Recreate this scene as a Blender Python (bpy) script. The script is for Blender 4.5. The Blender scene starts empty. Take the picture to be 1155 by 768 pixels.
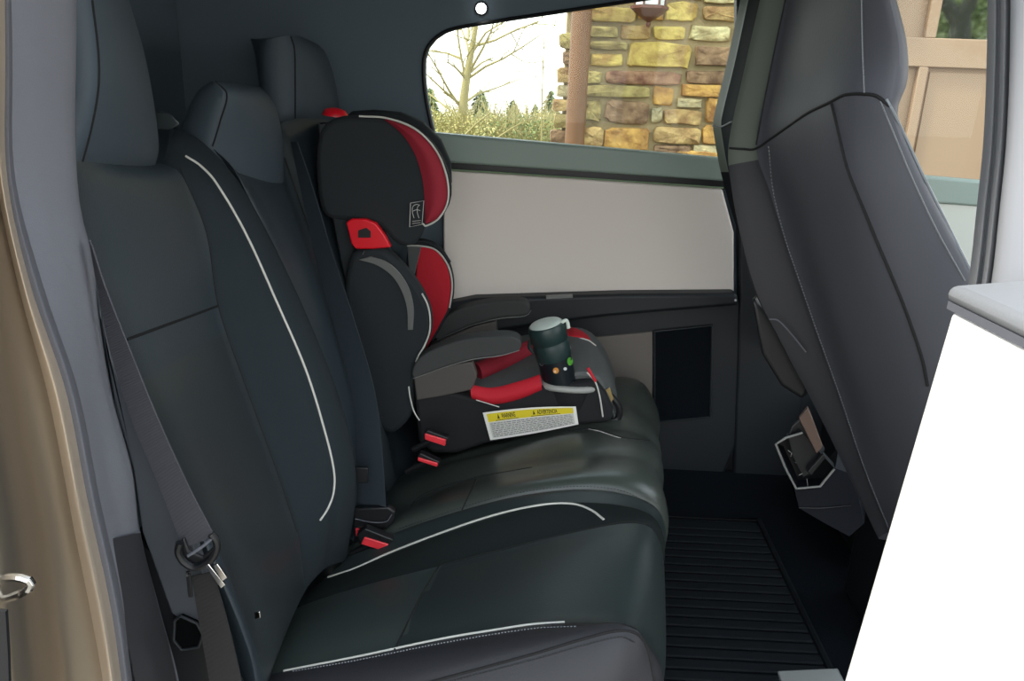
import bpy, bmesh, math, random
import numpy as np
from mathutils import Vector, Matrix
random.seed(7); np.random.seed(7)
SC = bpy.context.scene
COL = SC.collection
# ---------------------------------------------------------------- camera
FPX = 906.0; W, H = 1155.0, 768.0
PITCH, YAW, ROLL = math.radians(18.6), math.radians(1.45), math.radians(2.08)
CAM = np.array([0.0, 0.0, 1.26])
fw = np.array([-math.sin(YAW)*math.cos(PITCH), math.cos(YAW)*math.cos(PITCH), -math.sin(PITCH)])
r0 = np.cross(fw, [0, 0, 1]); r0 /= np.linalg.norm(r0)
u0 = np.cross(r0, fw)
rt = r0*math.cos(ROLL) + u0*math.sin(ROLL)
up = u0*math.cos(ROLL) - r0*math.sin(ROLL)
cd = bpy.data.cameras.new('camera'); cam = bpy.data.objects.new('camera', cd); COL.objects.link(cam)
cd.sensor_width = 36; cd.lens = FPX/W*36; cd.clip_start = 0.02; cd.clip_end = 300
M = Matrix.Identity(4)
for i in range(3):
    M[i][0], M[i][1], M[i][2], M[i][3] = rt[i], up[i], -fw[i], CAM[i]
cam.matrix_world = M
SC.camera = cam
# ---------------------------------------------------------------- light
wd = bpy.data.worlds.new('world'); SC.world = wd; wd.use_nodes = True
nt = wd.node_tree; nt.nodes.clear()
wo = nt.nodes.new('ShaderNodeOutputWorld'); bg = nt.nodes.new('ShaderNodeBackground')
geo = nt.nodes.new('ShaderNodeTexCoord'); sx = nt.nodes.new('ShaderNodeSeparateXYZ')
rp = nt.nodes.new('ShaderNodeValToRGB')
nt.links.new(geo.outputs['Generated'], sx.inputs[0]); nt.links.new(sx.outputs[2], rp.inputs[0])
rp.color_ramp.elements[0].position = 0.0; rp.color_ramp.elements[0].color = (1, 0.99, 0.95, 1)
rp.color_ramp.elements[1].position = 0.9; rp.color_ramp.elements[1].color = (0.74, 0.87, 1.0, 1)
nt.links.new(rp.outputs[0], bg.inputs[0]); bg.inputs[1].default_value = 2.3
nt.links.new(bg.outputs[0], wo.inputs[0])
sd = bpy.data.lights.new('sun', 'SUN'); sd.energy = 3.2; sd.angle = math.radians(6); sd.color = (1, 0.93, 0.8)
so = bpy.data.objects.new('sun', sd); COL.objects.link(so)
so.rotation_euler = Vector((-0.75, -0.24, 1.0)).to_track_quat('Z', 'Y').to_euler()
vs = SC.view_settings
vs.view_transform = 'Standard'; vs.look = 'None'; vs.exposure = 0.5; vs.gamma = 1.0; vs.use_curve_mapping = False

# ---------------------------------------------------------------- helpers
def P(px, py, Y=None, X=None, Z=None):
    d = fw + rt*((px-W/2)/FPX) - up*((py-H/2)/FPX)
    if Y is not None: t = Y/d[1]
    elif X is not None: t = X/d[0]
    else: t = (Z-CAM[2])/d[2]
    return CAM + d*t
def PL(pts, Y):
    """pixel points to world, Y a number or [start, end]"""
    n = len(pts); out = []
    for i, p in enumerate(pts):
        y = p[2] if len(p) > 2 else (Y if not isinstance(Y, (tuple, list)) else Y[0]+(Y[1]-Y[0])*i/(n-1))
        out.append(P(p[0], p[1], Y=y))
    return np.array(out)
def crs(pts, n, closed=False):
    pts = np.asarray(pts, float)
    if len(pts) == 1: return np.repeat(pts, n, 0)
    if closed: ext = np.vstack([pts[-1], pts, pts[0], pts[1]])
    else: ext = np.vstack([2*pts[0]-pts[1], pts, 2*pts[-1]-pts[-2]])
    m = len(pts) if closed else len(pts)-1
    seg = [np.linalg.norm(ext[i+2]-ext[i+1]) for i in range(m)]
    cum = np.concatenate([[0], np.cumsum(seg)]); tot = cum[-1] or 1
    ts = np.linspace(0, tot, n, endpoint=not closed)
    out = []
    for t in ts:
        i = min(int(np.searchsorted(cum, t, side='right')-1), m-1); i = max(i, 0)
        u = (t-cum[i])/(seg[i] or 1)
        p0, p1, p2, p3 = ext[i], ext[i+1], ext[i+2], ext[i+3]
        d1 = np.linalg.norm(p2-p1) + 1e-9
        m1 = (p2-p0)/(np.linalg.norm(p1-p0)+d1+1e-9)*d1
        m2 = (p3-p1)/(np.linalg.norm(p3-p2)+d1+1e-9)*d1
        u2, u3 = u*u, u*u*u
        out.append((2*u3-3*u2+1)*p1 + (u3-2*u2+u)*m1 + (-2*u3+3*u2)*p2 + (u3-u2)*m2)
    return np.array(out)
ORG = {}
def empty(name, loc, label=None, cat=None, group=None, kind=None):
    o = bpy.data.objects.new(name, None); COL.objects.link(o); o.location = tuple(float(v) for v in loc)
    o.empty_display_size = 0.05
    ORG[o.name] = np.array(loc, float); tag(o, label, cat, group, kind); return o
def tag(o, label=None, cat=None, group=None, kind=None):
    if label: o['label'] = label
    if cat: o['category'] = cat
    if group: o['group'] = group
    if kind: o['kind'] = kind
    return o
def mesh(name, V, F, mats, parent=None, smooth=True, mi=None, bevel=0, sub=0, ang=40, **kw):
    V = np.asarray(V, float)
    org = ORG[parent.name] if parent is not None else V.mean(0)*np.array([1, 1, 0])+np.array([0, 0, V[:, 2].min()])
    me = bpy.data.meshes.new(name); me.from_pydata([tuple(v) for v in (V-org)], [], [tuple(f) for f in F])
    for m in (mats if isinstance(mats, (list, tuple)) else [mats]): me.materials.append(m)
    if mi is not None:
        for p, i in zip(me.polygons, mi): p.material_index = i
    bm = bmesh.new(); bm.from_mesh(me); bmesh.ops.recalc_face_normals(bm, faces=bm.faces)
    bm.to_mesh(me); bm.free()
    if smooth:
        for p in me.polygons: p.use_smooth = True
        if ang < 180:
            try: me.set_sharp_from_angle(angle=math.radians(ang))
            except Exception: pass
    o = bpy.data.objects.new(name, me); COL.objects.link(o)
    if parent is not None: o.parent = parent; ORG[o.name] = org
    else: o.location = tuple(org); ORG[o.name] = org
    if bevel:
        b = o.modifiers.new('bevel', 'BEVEL'); b.width = bevel; b.segments = 3; b.limit_method = 'ANGLE'; b.angle_limit = math.radians(35)
    if sub:
        s = o.modifiers.new('sub', 'SUBSURF'); s.levels = sub; s.render_levels = sub
    tag(o, **kw)
    return o
def grid_faces(nr, nc, wrap=False, o=0):
    F = []
    for j in range(nc if wrap else nc-1):
        for i in range(nr-1):
            a = o+j*nr+i; b = o+((j+1) % nc)*nr+i
            F.append((a, b, b+1, a+1))
    return F
def loft(name, curves, mats, parent=None, nv=40, nu=6, closed=True, region=None, bulge=None, lin=False, **kw):
    """curves: list of (k,3) arrays; seams stay on grid lines. closed -> ring with end caps."""
    C = [crs(c, nv) for c in curves]; k = len(C)
    segs = k if closed else k-1
    cols = []; seg_of = []
    for s in range(segs):
        a, b = C[s], C[(s+1) % k]
        p = C[(s-1) % k] if (closed or s > 0) else 2*a-b
        q = C[(s+2) % k] if (closed or s+2 < k) else 2*b-a
        for t in np.arange(nu)/nu:
            if lin: v = a*(1-t)+b*t
            else:
                d = np.linalg.norm(b-a, axis=1, keepdims=True)+1e-9
                m1 = (b-p)/(np.linalg.norm(a-p, axis=1, keepdims=True)+d)*d
                m2 = (q-a)/(np.linalg.norm(q-b, axis=1, keepdims=True)+d)*d
                v = (2*t**3-3*t**2+1)*a+(t**3-2*t**2+t)*m1+(-2*t**3+3*t**2)*b+(t**3-t**2)*m2
            if bulge and bulge.get(s):
                tv = np.gradient(v, axis=0); nrm = np.cross(b-a, tv)
                nrm /= np.linalg.norm(nrm, axis=1, keepdims=True)+1e-9
                toc = CAM-v; sg = np.sign((nrm*toc).sum(1).mean())
                e = np.sin(np.pi*np.linspace(0, 1, nv))**0.4
                v = v + nrm*sg*bulge[s]*math.sin(math.pi*t)**0.6*e[:, None]
            cols.append(v); seg_of.append(s)
    if not closed: cols.append(C[-1])
    V = np.vstack(cols); nc = len(cols)
    F = grid_faces(nv, nc, closed); mi = []
    for j in range(nc if closed else nc-1):
        for i in range(nv-1):
            mi.append((region(seg_of[j], i/(nv-1)) if region.__code__.co_argcount == 2 else region(seg_of[j], i/(nv-1), (j % nu)/nu)) if region else 0)
    if closed:
        F.append([j*nv for j in range(nc)]); F.append([j*nv+nv-1 for j in range(nc)]); mi += [0, 0]
    return mesh(name, V, F, mats, parent, mi=mi, **kw)
def tube(pts, r, seg=8, n=None, flat=None):
    pts = np.asarray(pts, float)
    if n: pts = crs(pts, n)
    m = len(pts); r = np.linspace(r[0], r[1], m) if isinstance(r, (tuple, list)) else np.full(m, r)
    V = []; prev = None
    for i in range(m):
        t = pts[min(i+1, m-1)]-pts[max(i-1, 0)]; t /= np.linalg.norm(t)+1e-12
        if prev is None:
            a = np.array([0, 0, 1.0]) if abs(t[2]) < 0.9 else np.array([1.0, 0, 0])
            nn = np.cross(t, a)
        else: nn = prev-t*np.dot(prev, t)
        nn /= np.linalg.norm(nn)+1e-12; prev = nn; bb = np.cross(t, nn)
        for k in range(seg):
            an = 2*math.pi*k/seg
            V.append(pts[i]+r[i]*(math.cos(an)*nn+math.sin(an)*bb))
    F = []
    for i in range(m-1):
        for k in range(seg):
            a = i*seg+k; b = i*seg+(k+1) % seg
            F.append((a, b, b+seg, a+seg))
    F.append(list(range(seg))); F.append([(m-1)*seg+k for k in range(seg)])
    return np.array(V), F
def join(parts):
    V = []; F = []; o = 0
    for v, f in parts:
        V.append(np.asarray(v, float)); F += [[i+o for i in ff] for ff in f]; o += len(v)
    return np.vstack(V), F
from mathutils.bvhtree import BVHTree
BV = {}
def snap(pts, obj, lim=0.09):
    # lay a seam or piping on the surface of the part that carries it
    if obj.name not in BV:
        me = obj.data; o_ = ORG[obj.name]
        BV[obj.name] = BVHTree.FromPolygons([tuple(np.array(v.co[:])+o_) for v in me.vertices], [list(p.vertices) for p in me.polygons])
    out = []
    for p in pts:
        d = p-CAM; L = np.linalg.norm(d); h = BV[obj.name].ray_cast(Vector(CAM), Vector(d/L))
        out.append(np.array(h[0][:])-d/L*0.0009 if h[0] is not None and abs(h[3]-L) < lim else None)
    good = [i for i, q in enumerate(out) if q is not None]
    if not good: return pts
    for i in range(len(out)):
        if out[i] is None:
            j = min(good, key=lambda g: abs(g-i)); d = pts[i]-CAM; out[i] = CAM+d*(np.linalg.norm(out[j]-CAM)/np.linalg.norm(pts[j]-CAM))
    return np.array(out)
SNAP = ('seam', 'piping', 'stitching', 'edge_piping')
def tubeo(name, pts, r, m, parent, n=None, seg=8, **kw):
    if name in SNAP and parent is not None and parent.type == 'MESH' and parent.data is not None and 'wing' not in parent.name and parent.name != 'base':
        pts = snap(crs(pts, n or 40), parent); n = None
    V, F = tube(pts, r, seg, n); return mesh(name, V, F, m, parent, **kw)
def prism(name, pts, off, m, parent=None, bevel=0, smooth=True, n=None, **kw):
    pts = np.asarray(pts, float)
    if n: pts = crs(pts, n, closed=True)
    k = len(pts); V = np.vstack([pts, pts+np.array(off)])
    F = [list(range(k)), [k+i for i in range(k)]]+[(i, (i+1) % k, (i+1) % k+k, i+k) for i in range(k)]
    return mesh(name, V, F, m, parent, smooth=smooth, bevel=bevel, **kw)
def boxvf(a, b):
    a = np.array(a, float); b = np.array(b, float)
    V = [(x, y, z) for x in (a[0], b[0]) for y in (a[1], b[1]) for z in (a[2], b[2])]
    return np.array(V), [(0, 1, 3, 2), (4, 6, 7, 5), (0, 4, 5, 1), (2, 3, 7, 6), (0, 2, 6, 4), (1, 5, 7, 3)]
def box(name, a, b, m, parent=None, bevel=0, **kw):
    V, F = boxvf(a, b); return mesh(name, V, F, m, parent, bevel=bevel, smooth=bool(bevel), **kw)
def ribbon(name, L, R, th, m, parent, n=40, **kw):
    L = crs(L, n); R = crs(R, n); t = np.gradient((L+R)/2, axis=0); nr = np.cross(R-L, t)
    nr /= np.linalg.norm(nr, axis=1, keepdims=True)+1e-9
    V = np.vstack([L, R, R+nr*th, L+nr*th])
    F = grid_faces(n, 4, True)+[(0, n, 2*n, 3*n), (n-1, 2*n-1, 3*n-1, 4*n-1)]
    return mesh(name, V, F, m, parent, **kw)
def lathe(prof, c, axis=(0, 0, 1), seg=32, cap=True):
    ax = np.array(axis, float); ax /= np.linalg.norm(ax)
    a = np.cross(ax, [0, 1.0, 0]); a /= np.linalg.norm(a); b = np.cross(ax, a); c = np.array(c, float)
    V = []; F = []
    for r, h in prof:
        for k in range(seg):
            an = 2*math.pi*k/seg; V.append(c+ax*h+r*(math.cos(an)*a+math.sin(an)*b))
    for i in range(len(prof)-1):
        for k in range(seg):
            p = i*seg+k; q = i*seg+(k+1) % seg; F.append((p, q, q+seg, p+seg))
    if cap: F.append(list(range(seg))); F.append([(len(prof)-1)*seg+k for k in range(seg)])
    return np.array(V), F
def s2l(c): return tuple(((v/255)/12.92 if v/255 <= 0.04045 else ((v/255+0.055)/1.055)**2.4) for v in c)
def mat(name, rgb, rough=0.6, metal=0, bump=0, bs=200, var=0, vs_=8, spec=0.5, rgb2=None, coat=0, weave=False, sheen=0, obj_var=0, bd=0.002):
    m = bpy.data.materials.new(name); m.use_nodes = True; n = m.node_tree; b = n.nodes['Principled BSDF']
    c = s2l(rgb)+(1,)
    b.inputs['Base Color'].default_value = c; b.inputs['Roughness'].default_value = rough; b.inputs['Metallic'].default_value = metal
    b.inputs['Specular IOR Level'].default_value = spec
    if coat: b.inputs['Coat Weight'].default_value = coat
    if sheen: b.inputs['Sheen Weight'].default_value = sheen
    tc = n.nodes.new('ShaderNodeTexCoord')
    if var or rgb2:
        nz = n.nodes.new('ShaderNodeTexNoise'); nz.inputs['Scale'].default_value = vs_; nz.inputs['Detail'].default_value = 6
        n.links.new(tc.outputs['Object'], nz.inputs['Vector'])
        mx = n.nodes.new('ShaderNodeMix'); mx.data_type = 'RGBA'
        c2 = s2l(rgb2)+(1,) if rgb2 else tuple(min(1, v*(1+var)) for v in c[:3])+(1,)
        c1 = c if rgb2 else tuple(v*(1-var) for v in c[:3])+(1,)
        mx.inputs[6].default_value = c1; mx.inputs[7].default_value = c2
        r = n.nodes.new('ShaderNodeValToRGB'); r.color_ramp.elements[0].position = 0.35; r.color_ramp.elements[1].position = 0.65
        n.links.new(nz.outputs[0], r.inputs[0]); n.links.new(r.outputs[0], mx.inputs[0]); n.links.new(mx.outputs[2], b.inputs['Base Color'])
        if obj_var:
            oi = n.nodes.new('ShaderNodeObjectInfo'); hs = n.nodes.new('ShaderNodeHueSaturation')
            mr = n.nodes.new('ShaderNodeMapRange'); mr.inputs[3].default_value = 1-obj_var; mr.inputs[4].default_value = 1+obj_var
            n.links.new(oi.outputs['Random'], mr.inputs[0]); n.links.new(mr.outputs[0], hs.inputs['Value'])
            n.links.new(mx.outputs[2], hs.inputs['Color']); n.links.new(hs.outputs[0], b.inputs['Base Color'])
    if bump:
        bp = n.nodes.new('ShaderNodeBump'); bp.inputs['Strength'].default_value = bump; bp.inputs['Distance'].default_value = bd
        if weave:
            w = n.nodes.new('ShaderNodeTexWave'); w.inputs['Scale'].default_value = bs; w.bands_direction = 'Z'; n.links.new(tc.outputs['Object'], w.inputs['Vector'])
            n.links.new(w.outputs['Fac'], bp.inputs['Height'])
        else:
            z = n.nodes.new('ShaderNodeTexNoise'); z.inputs['Scale'].default_value = bs; z.inputs['Detail'].default_value = 4
            n.links.new(tc.outputs['Object'], z.inputs['Vector']); n.links.new(z.outputs[0], bp.inputs['Height'])
        n.links.new(bp.outputs[0], b.inputs['Normal'])
    return m
def glass(name, tint=(1, 1, 1), k=0.08):
    m = bpy.data.materials.new(name); m.use_nodes = True; n = m.node_tree; n.nodes.clear()
    o = n.nodes.new('ShaderNodeOutputMaterial'); t = n.nodes.new('ShaderNodeBsdfTransparent'); g = n.nodes.new('ShaderNodeBsdfGlossy')
    t.inputs[0].default_value = tint+(1,); g.inputs['Roughness'].default_value = 0.02
    mx = n.nodes.new('ShaderNodeMixShader'); f = n.nodes.new('ShaderNodeFresnel'); f.inputs[0].default_value = 1.22
    n.links.new(f.outputs[0], mx.inputs[0]); n.links.new(t.outputs[0], mx.inputs[1]); n.links.new(g.outputs[0], mx.inputs[2]); n.links.new(mx.outputs[0], o.inputs[0])
    return m
def emit(name, c, s):
    m = bpy.data.materials.new(name); m.use_nodes = True; b = m.node_tree.nodes['Principled BSDF']
    b.inputs['Emission Color'].default_value = c+(1,); b.inputs['Emission Strength'].default_value = s; return m

LEA = mat('black_leather', (50, 60, 67), 0.42, bump=0.25, bs=350, spec=0.5)
LEA2 = mat('smooth_black_leather', (50, 57, 60), 0.36, bump=0.12, bs=300, spec=0.5)
LEAG = mat('glossy_cushion_sheen_tint', (64, 71, 66), 0.34, bump=0.12, bs=300, spec=0.7)  # base paled to olive, painting in the highlight from the windshield side
LEAB = mat('bolster_leather', (45, 45, 49), 0.5, bump=0.15, bs=320, spec=0.35)
LEAC = mat('cushion_leather', (44, 52, 52), 0.42, bump=0.2, bs=320, spec=0.4)
HRM = mat('headrest_leather_veiled', (66, 77, 86), 0.6, bump=0.15, bs=300, spec=0.4)  # seat leather paled on the headrests to paint the veil of outside glare
LEAF = mat('fluted_leather', (74, 76, 83), 0.55, bump=0.15, bs=280, spec=0.35)
FAB = mat('black_fabric', (42, 50, 55), 0.9, bump=0.6, bs=700, spec=0.2)
DRK = mat('dark_plastic', (26, 31, 36), 0.55, bump=0.1, bs=300)
DRK2 = mat('black_plastic', (20, 22, 25), 0.45)
HEAD = mat('dark_headliner', (100, 113, 122), 0.95, bump=0.3, bs=500, spec=0.1)
SEAM = mat('seam_thread_dark', (14, 15, 17), 0.8)
PIPE = mat('white_piping', (205, 205, 198), 0.6)
STI = mat('grey_stitching', (120, 124, 128), 0.7)
STD = mat('dark_stitching', (24, 25, 27), 0.7)
WHT = mat('white_door_insert', (228, 220, 212), 0.55, bump=0.1, bs=400)
SIL = mat('grey_green_sill', (140, 156, 148), 0.5, bump=0.1, bs=300)
GRY = mat('grey_textile_pillar', (120, 122, 130), 0.95, bump=0.35, bs=600, spec=0.1)
RUB = mat('rubber_seal', (96, 98, 106), 0.7, bump=0.2, bs=200)
STEEL = mat('brushed_steel', (158, 148, 134), 0.34, metal=0.85)
STEELL = mat('steel_edge_highlight', (205, 190, 172), 0.4, metal=0.6)  # paler copy of the steel, paints the highlight along the flange
CHR = mat('chrome', (225, 225, 225), 0.12, metal=1)
RED = mat('red_fabric', (196, 24, 44), 0.75, bump=0.3, bs=600)
REDD = mat('dark_red_fabric', (146, 28, 46), 0.8, bump=0.3, bs=600)
REDP = mat('red_plastic', (225, 22, 40), 0.35)
REDB = mat('red_buckle_plastic', (235, 60, 70), 0.3)
WEB = mat('black_webbing', (92, 92, 99), 0.7, bump=0.9, bs=160, weave=True)
WEBB = mat('blue_black_webbing', (60, 72, 82), 0.7, bump=0.9, bs=160, weave=True)
GPL = mat('grey_plastic', (120, 122, 120), 0.3, spec=0.6)
GTP = mat('taupe_plastic', (80, 76, 73), 0.6)
PAD = mat('charcoal_knit', (94, 98, 98), 0.85, bump=0.5, bs=800)
ARM = mat('armrest_foam', (62, 64, 64), 0.8, bump=0.3, bs=500)
YEL = mat('label_yellow', (225, 205, 40), 0.5)
LBL = mat('label_white', (235, 235, 230), 0.5)
LBG = mat('label_grey', (205, 205, 200), 0.5)
INK = mat('label_ink', (35, 33, 25), 0.6)
INKG = mat('fine_print_ink', (118, 118, 114), 0.6)
BOT = mat('bottle_dark_green', (20, 28, 34), 0.35)
BLID = mat('bottle_lid_green', (34, 54, 54), 0.4)
BTOP = mat('bottle_pale_cap', (205, 216, 208), 0.35)
MATR = mat('rubber_mat', (14, 18, 22), 0.7, bump=0.2, bs=200, spec=0.2)
CARP = mat('black_carpet', (16, 20, 25), 1.0, bump=0.8, bs=500, spec=0.1)
CAPM = mat('door_cap_grey', (128, 130, 134), 0.6, bump=0.15, bs=300)
DW = mat('near_door_white', (238, 237, 235), 0.5)
MORT = mat('mortar', (158, 140, 104), 0.95, bump=0.8, bs=40, bd=0.01, var=0.15, vs_=5)
COP = mat('brown_downspout', (112, 76, 46), 0.55, var=0.08, vs_=4)
LANT = mat('lantern_copper', (98, 60, 48), 0.5, metal=0.2)
GAR = mat('garage_tan', (158, 130, 106), 0.6)
GROUND = mat('driveway', (120, 114, 104), 0.95, bump=0.5, bs=20, var=0.15, vs_=1)
BARK = mat('pale_bark', (150, 138, 92), 0.9, bump=0.5, bs=30)
BARKD = mat('dark_bark', (60, 58, 52), 0.95, bump=0.5, bs=30)
LEAVES = [mat('leaf_olive', (150, 142, 84), 0.8, var=0.35, vs_=3), mat('leaf_pale', (190, 176, 118), 0.8, var=0.3, vs_=3), mat('leaf_green', (112, 124, 74), 0.8, var=0.35, vs_=3)]
LEAFD = mat('leaf_dark', (104, 120, 78), 0.8, rgb2=(176, 184, 134), vs_=1.5)
WIN = glass('window_glass', (0.93, 0.97, 0.95))
LAMPM = emit('dome_lamp_lens', (1, 1, 0.97), 6)
PANE = mat('garage_pane', (14, 18, 18), 0.03, spec=1.0)
PANE.node_tree.nodes['Principled BSDF'].inputs['Metallic'].default_value = 1.0
PANE.node_tree.nodes['Principled BSDF'].inputs['Base Color'].default_value = (0.55, 0.58, 0.56, 1)

def dashes(curve, n, ln, r, off=(0, 0, 0), on=None):
    c = crs(curve, n*3)+np.array(off)
    if on is not None: c = snap(c, on)
    parts = []
    for i in range(0, n*3-2, 3):
        a, b = c[i], c[i+1]; d = b-a; d /= np.linalg.norm(d)+1e-9
        parts.append(tube(np.array([a, a+d*ln]), r, 4))
    return join(parts)

# ================================================================ SETTING
tag(box('floor', (-1.1, 0.95, -0.06), (2.2, 2.5, 0), CARP), kind='structure')
tag(box('ceiling', (-1.15, 0.80, 1.62), (1.25, 2.62, 1.68), HEAD), kind='structure')
tag(box('wall_rear', (-1.15, 0.80, 0.0), (-1.08, 2.62, 1.62), HEAD), kind='structure')
tag(box('wall_front', (2.15, 0.95, 0.0), (2.2, 2.5, 1.0), DRK), kind='structure')
# far side: window frame with two openings
def holed(name, outer, holes, th, m, **kw):
    bm = bmesh.new(); edges = []
    for loop in [outer]+holes:
        vs = [bm.verts.new(p) for p in loop]
        edges += [bm.edges.new((vs[i], vs[(i+1) % len(vs)])) for i in range(len(vs))]
    bmesh.ops.triangle_fill(bm, use_beauty=True, use_dissolve=False, edges=edges)
    bm.verts.index_update()
    V = np.array([v.co[:] for v in bm.verts]); F = [[v.index for v in f.verts] for f in bm.faces]
    n = len(V); E = [e for e in bm.edges if len(e.link_faces) == 1]
    V2 = np.vstack([V, V+np.array(th)]); F2 = F+[[i+n for i in f] for f in F]
    for e in E:
        a, b = e.verts[0].index, e.verts[1].index; F2.append((a, b, b+n, a+n))
    bm.free()
    return mesh(name, V2, F2, m, smooth=False, **kw)
YW = 2.50
sill = lambda x: 149.5+(x-487)*0.0885
h1 = [(489, 152), (484, 130), (480, 108), (478, 88), (478, 68), (482, 54), (490, 44), (502, 36), (518, 31), (560, 24), (640, 12), (720, 0), (800, -12), (868, -22), (872, 190)]
h2 = [(905, 187), (900, -25), (1100, -45), (1270, -55), (1330, 40), (1340, 225)]
h1w = [P(x, y, Y=YW) for x, y in h1]; h2w = [P(x, y, Y=YW) for x, y in h2]
outer = [(-1.15, YW, 0.0), (2.2, YW, 0.0), (2.2, YW, 1.65), (-1.15, YW, 1.65)]
tag(holed('wall_far', outer, [h1w, h2w], (0, 0.06, 0), HEAD), kind='structure')
w1 = prism('window_1', [P(x, y, Y=YW+0.025) for x, y in [(470, 160), (470, 20), (874, -30), (878, 200)]], (0, 0.004, 0), WIN, smooth=False); tag(w1, kind='structure')
w2 = prism('window_2', [P(x, y, Y=YW+0.025) for x, y in [(890, 205), (890, -35), (1290, -65), (1350, 40), (1350, 240)]], (0, 0.004, 0), WIN, smooth=False); tag(w2, kind='structure')
gk = tube([P(x, y, Y=YW-0.004) for x, y in h1[:-2]], 0.006, 6, 60)
mesh('seal', *gk, DRK2, w1)

def far_door(name, xl, xr):
    d = empty(name, P((xl+xr)/2, 500, Y=2.45)*np.array([1, 1, 0]), kind='structure')
    s = sill
    prism('sill_trim', PL([(xl, s(xl)), (xr, s(xr)), (xr, s(xr)+27-0.012*(xr-xl)/2), (xl, s(xl)+33)], 2.445), (0, 0.05, 0), SIL, d, bevel=0.008)
    prism('shadow_gap', PL([(xl, s(xl)+32), (xr, s(xr)+22), (xr, s(xr)+34), (xl, s(xl)+44)], 2.47), (0, 0.025, 0), DRK2, d)
    return d
d1 = far_door('door_1', 488, 868)
prism('insert_panel', PL([(500, 192.5), (560, 196), (680, 204), (815, 213.5), (828, 262), (828, 328), (827, 330), (700, 330.5), (600, 332.5), (535, 335), (500, 340)], 2.452), (0, 0.045, 0), WHT, d1, bevel=0.006)
tubeo('panel_edge', PL([(500, 191), (560, 194.5), (680, 202.5), (816, 211.8)], 2.449), 0.0022, mat('green_tinted_edge', (128, 150, 118), 0.4), d1)
prism('armrest_ledge', PL([(495, 345), (535, 337), (700, 332), (832, 331), (834, 345), (760, 351), (680, 358), (600, 368), (495, 385)], 2.40), (0, 0.09, 0), DRK, d1, bevel=0.012)
prism('lower_panel', PL([(490, 360), (836, 340), (832, 500), (815, 540), (790, 560), (700, 570), (480, 590)], 2.455), (0, 0.04, 0), DRK, d1, bevel=0.01)
prism('beige_insert', PL([(668, 381), (736, 374), (736, 462), (664, 462)], 2.447), (0, 0.01, 0), mat('door_insert_taupe', (110, 104, 98), 0.7), d1, bevel=0.002, label='taupe grey insert')
hp = PL([(738, 374), (803, 367), (801, 470), (738, 476)], 2.445)
prism('speaker_recess', hp, (0, 0.01, 0), CARP, d1)
tubeo('recess_frame', np.vstack([hp, hp[:1]]), 0.004, DRK, d1)
prism('window_switch', PL([(616, 333.5), (646, 332), (646, 336), (616, 337.5)], 2.395), (0, 0.02, -0.004), GPL, d1, bevel=0.001)
V, F = lathe([(0.004, 0), (0.004, 0.006)], P(829, 338, Y=2.395), (0, -1, 0.01), 12); mesh('screw', V, F, CHR, d1)
d3 = far_door('door_3', 905, 1340)
prism('insert_panel', PL([(905, 219), (1110, 229), (1340, 248), (1340, 320), (905, 322)], 2.452), (0, 0.045, 0), mat('front_door_insert', (196, 200, 192), 0.5), d3, bevel=0.006)
prism('lower_panel', PL([(900, 318), (1340, 318), (1340, 560), (900, 560)], 2.455), (0, 0.04, 0), DRK, d3)
t3 = empty('trim_3', (0.75, 2.46, 0), kind='structure')
prism('pillar_cover', PL([(831, -40), (906, -40), (906, 230), (906, 560), (826, 560), (834, 340)], 2.45), (0, 0.048, 0), DRK, t3, bevel=0.01)
box('kick_panel', (-1.0, 2.47, 0.0), (2.1, 2.498, 0.55), DRK2, t3)
# header lamp above far window
cl = empty('dome_lamp', P(543, 10, Y=2.49), 'small round white dome lamp glowing on the dark header above the far window', 'lamp')
V, F = lathe([(0.019, 0), (0.019, 0.006), (0.016, 0.01)], P(543, 10, Y=2.50), (0, -1, 0.05), 24); mesh('bezel', V, F, DRK, cl)
V, F = lathe([(0.015, 0.009), (0.014, 0.016), (0.009, 0.02), (0.003, 0.022)], P(543, 10, Y=2.50), (0, -1, 0.05), 24); mesh('lens', V, F, LAMPM, cl)

# near rear pillar and body aperture (trim_1)
def col(pts, Y):
    if pts[0][1] == -60:      # carry pillars on up to the roof
        (x0, y0), (x1, y1) = pts[0], pts[1]; pts = [(x0+(x0-x1)/(y0-y1)*-340, -400)]+list(pts)
    return PL(pts, Y)
tin = [(86, -60), (85, 60), (84, 150), (89, 230), (103, 290), (114, 370), (128, 450), (150, 530), (158, 600), (178, 680), (200, 760), (212, 830)]
s4 = [(12, -60), (14, 60), (17, 200), (48, 320), (88, 440), (112, 560), (138, 680), (150, 768), (158, 830)]
s3 = [(5, -60), (6, 60), (8, 200), (34, 320), (74, 440), (98, 560), (124, 680), (137, 768), (144, 830)]
s2 = [(-12, -60), (-10, 60), (-6, 190), (20, 320), (55, 450), (84, 600), (104, 700), (116, 768), (124, 830)]
t1 = empty('trim_1', (-0.5, 0.85, 0), kind='structure')
def reg(s, v): return 0
loft('pillar_cover', [col(s4, 0.86), col([(50, -60), (50, 60), (52, 200), (78, 320), (104, 440), (128, 560), (150, 680), (175, 768), (185, 830)], 0.92), col(tin, 1.0), col([(x-6, y) for x, y in tin], 1.06)], [GRY], t1, closed=False, nv=60)
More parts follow.
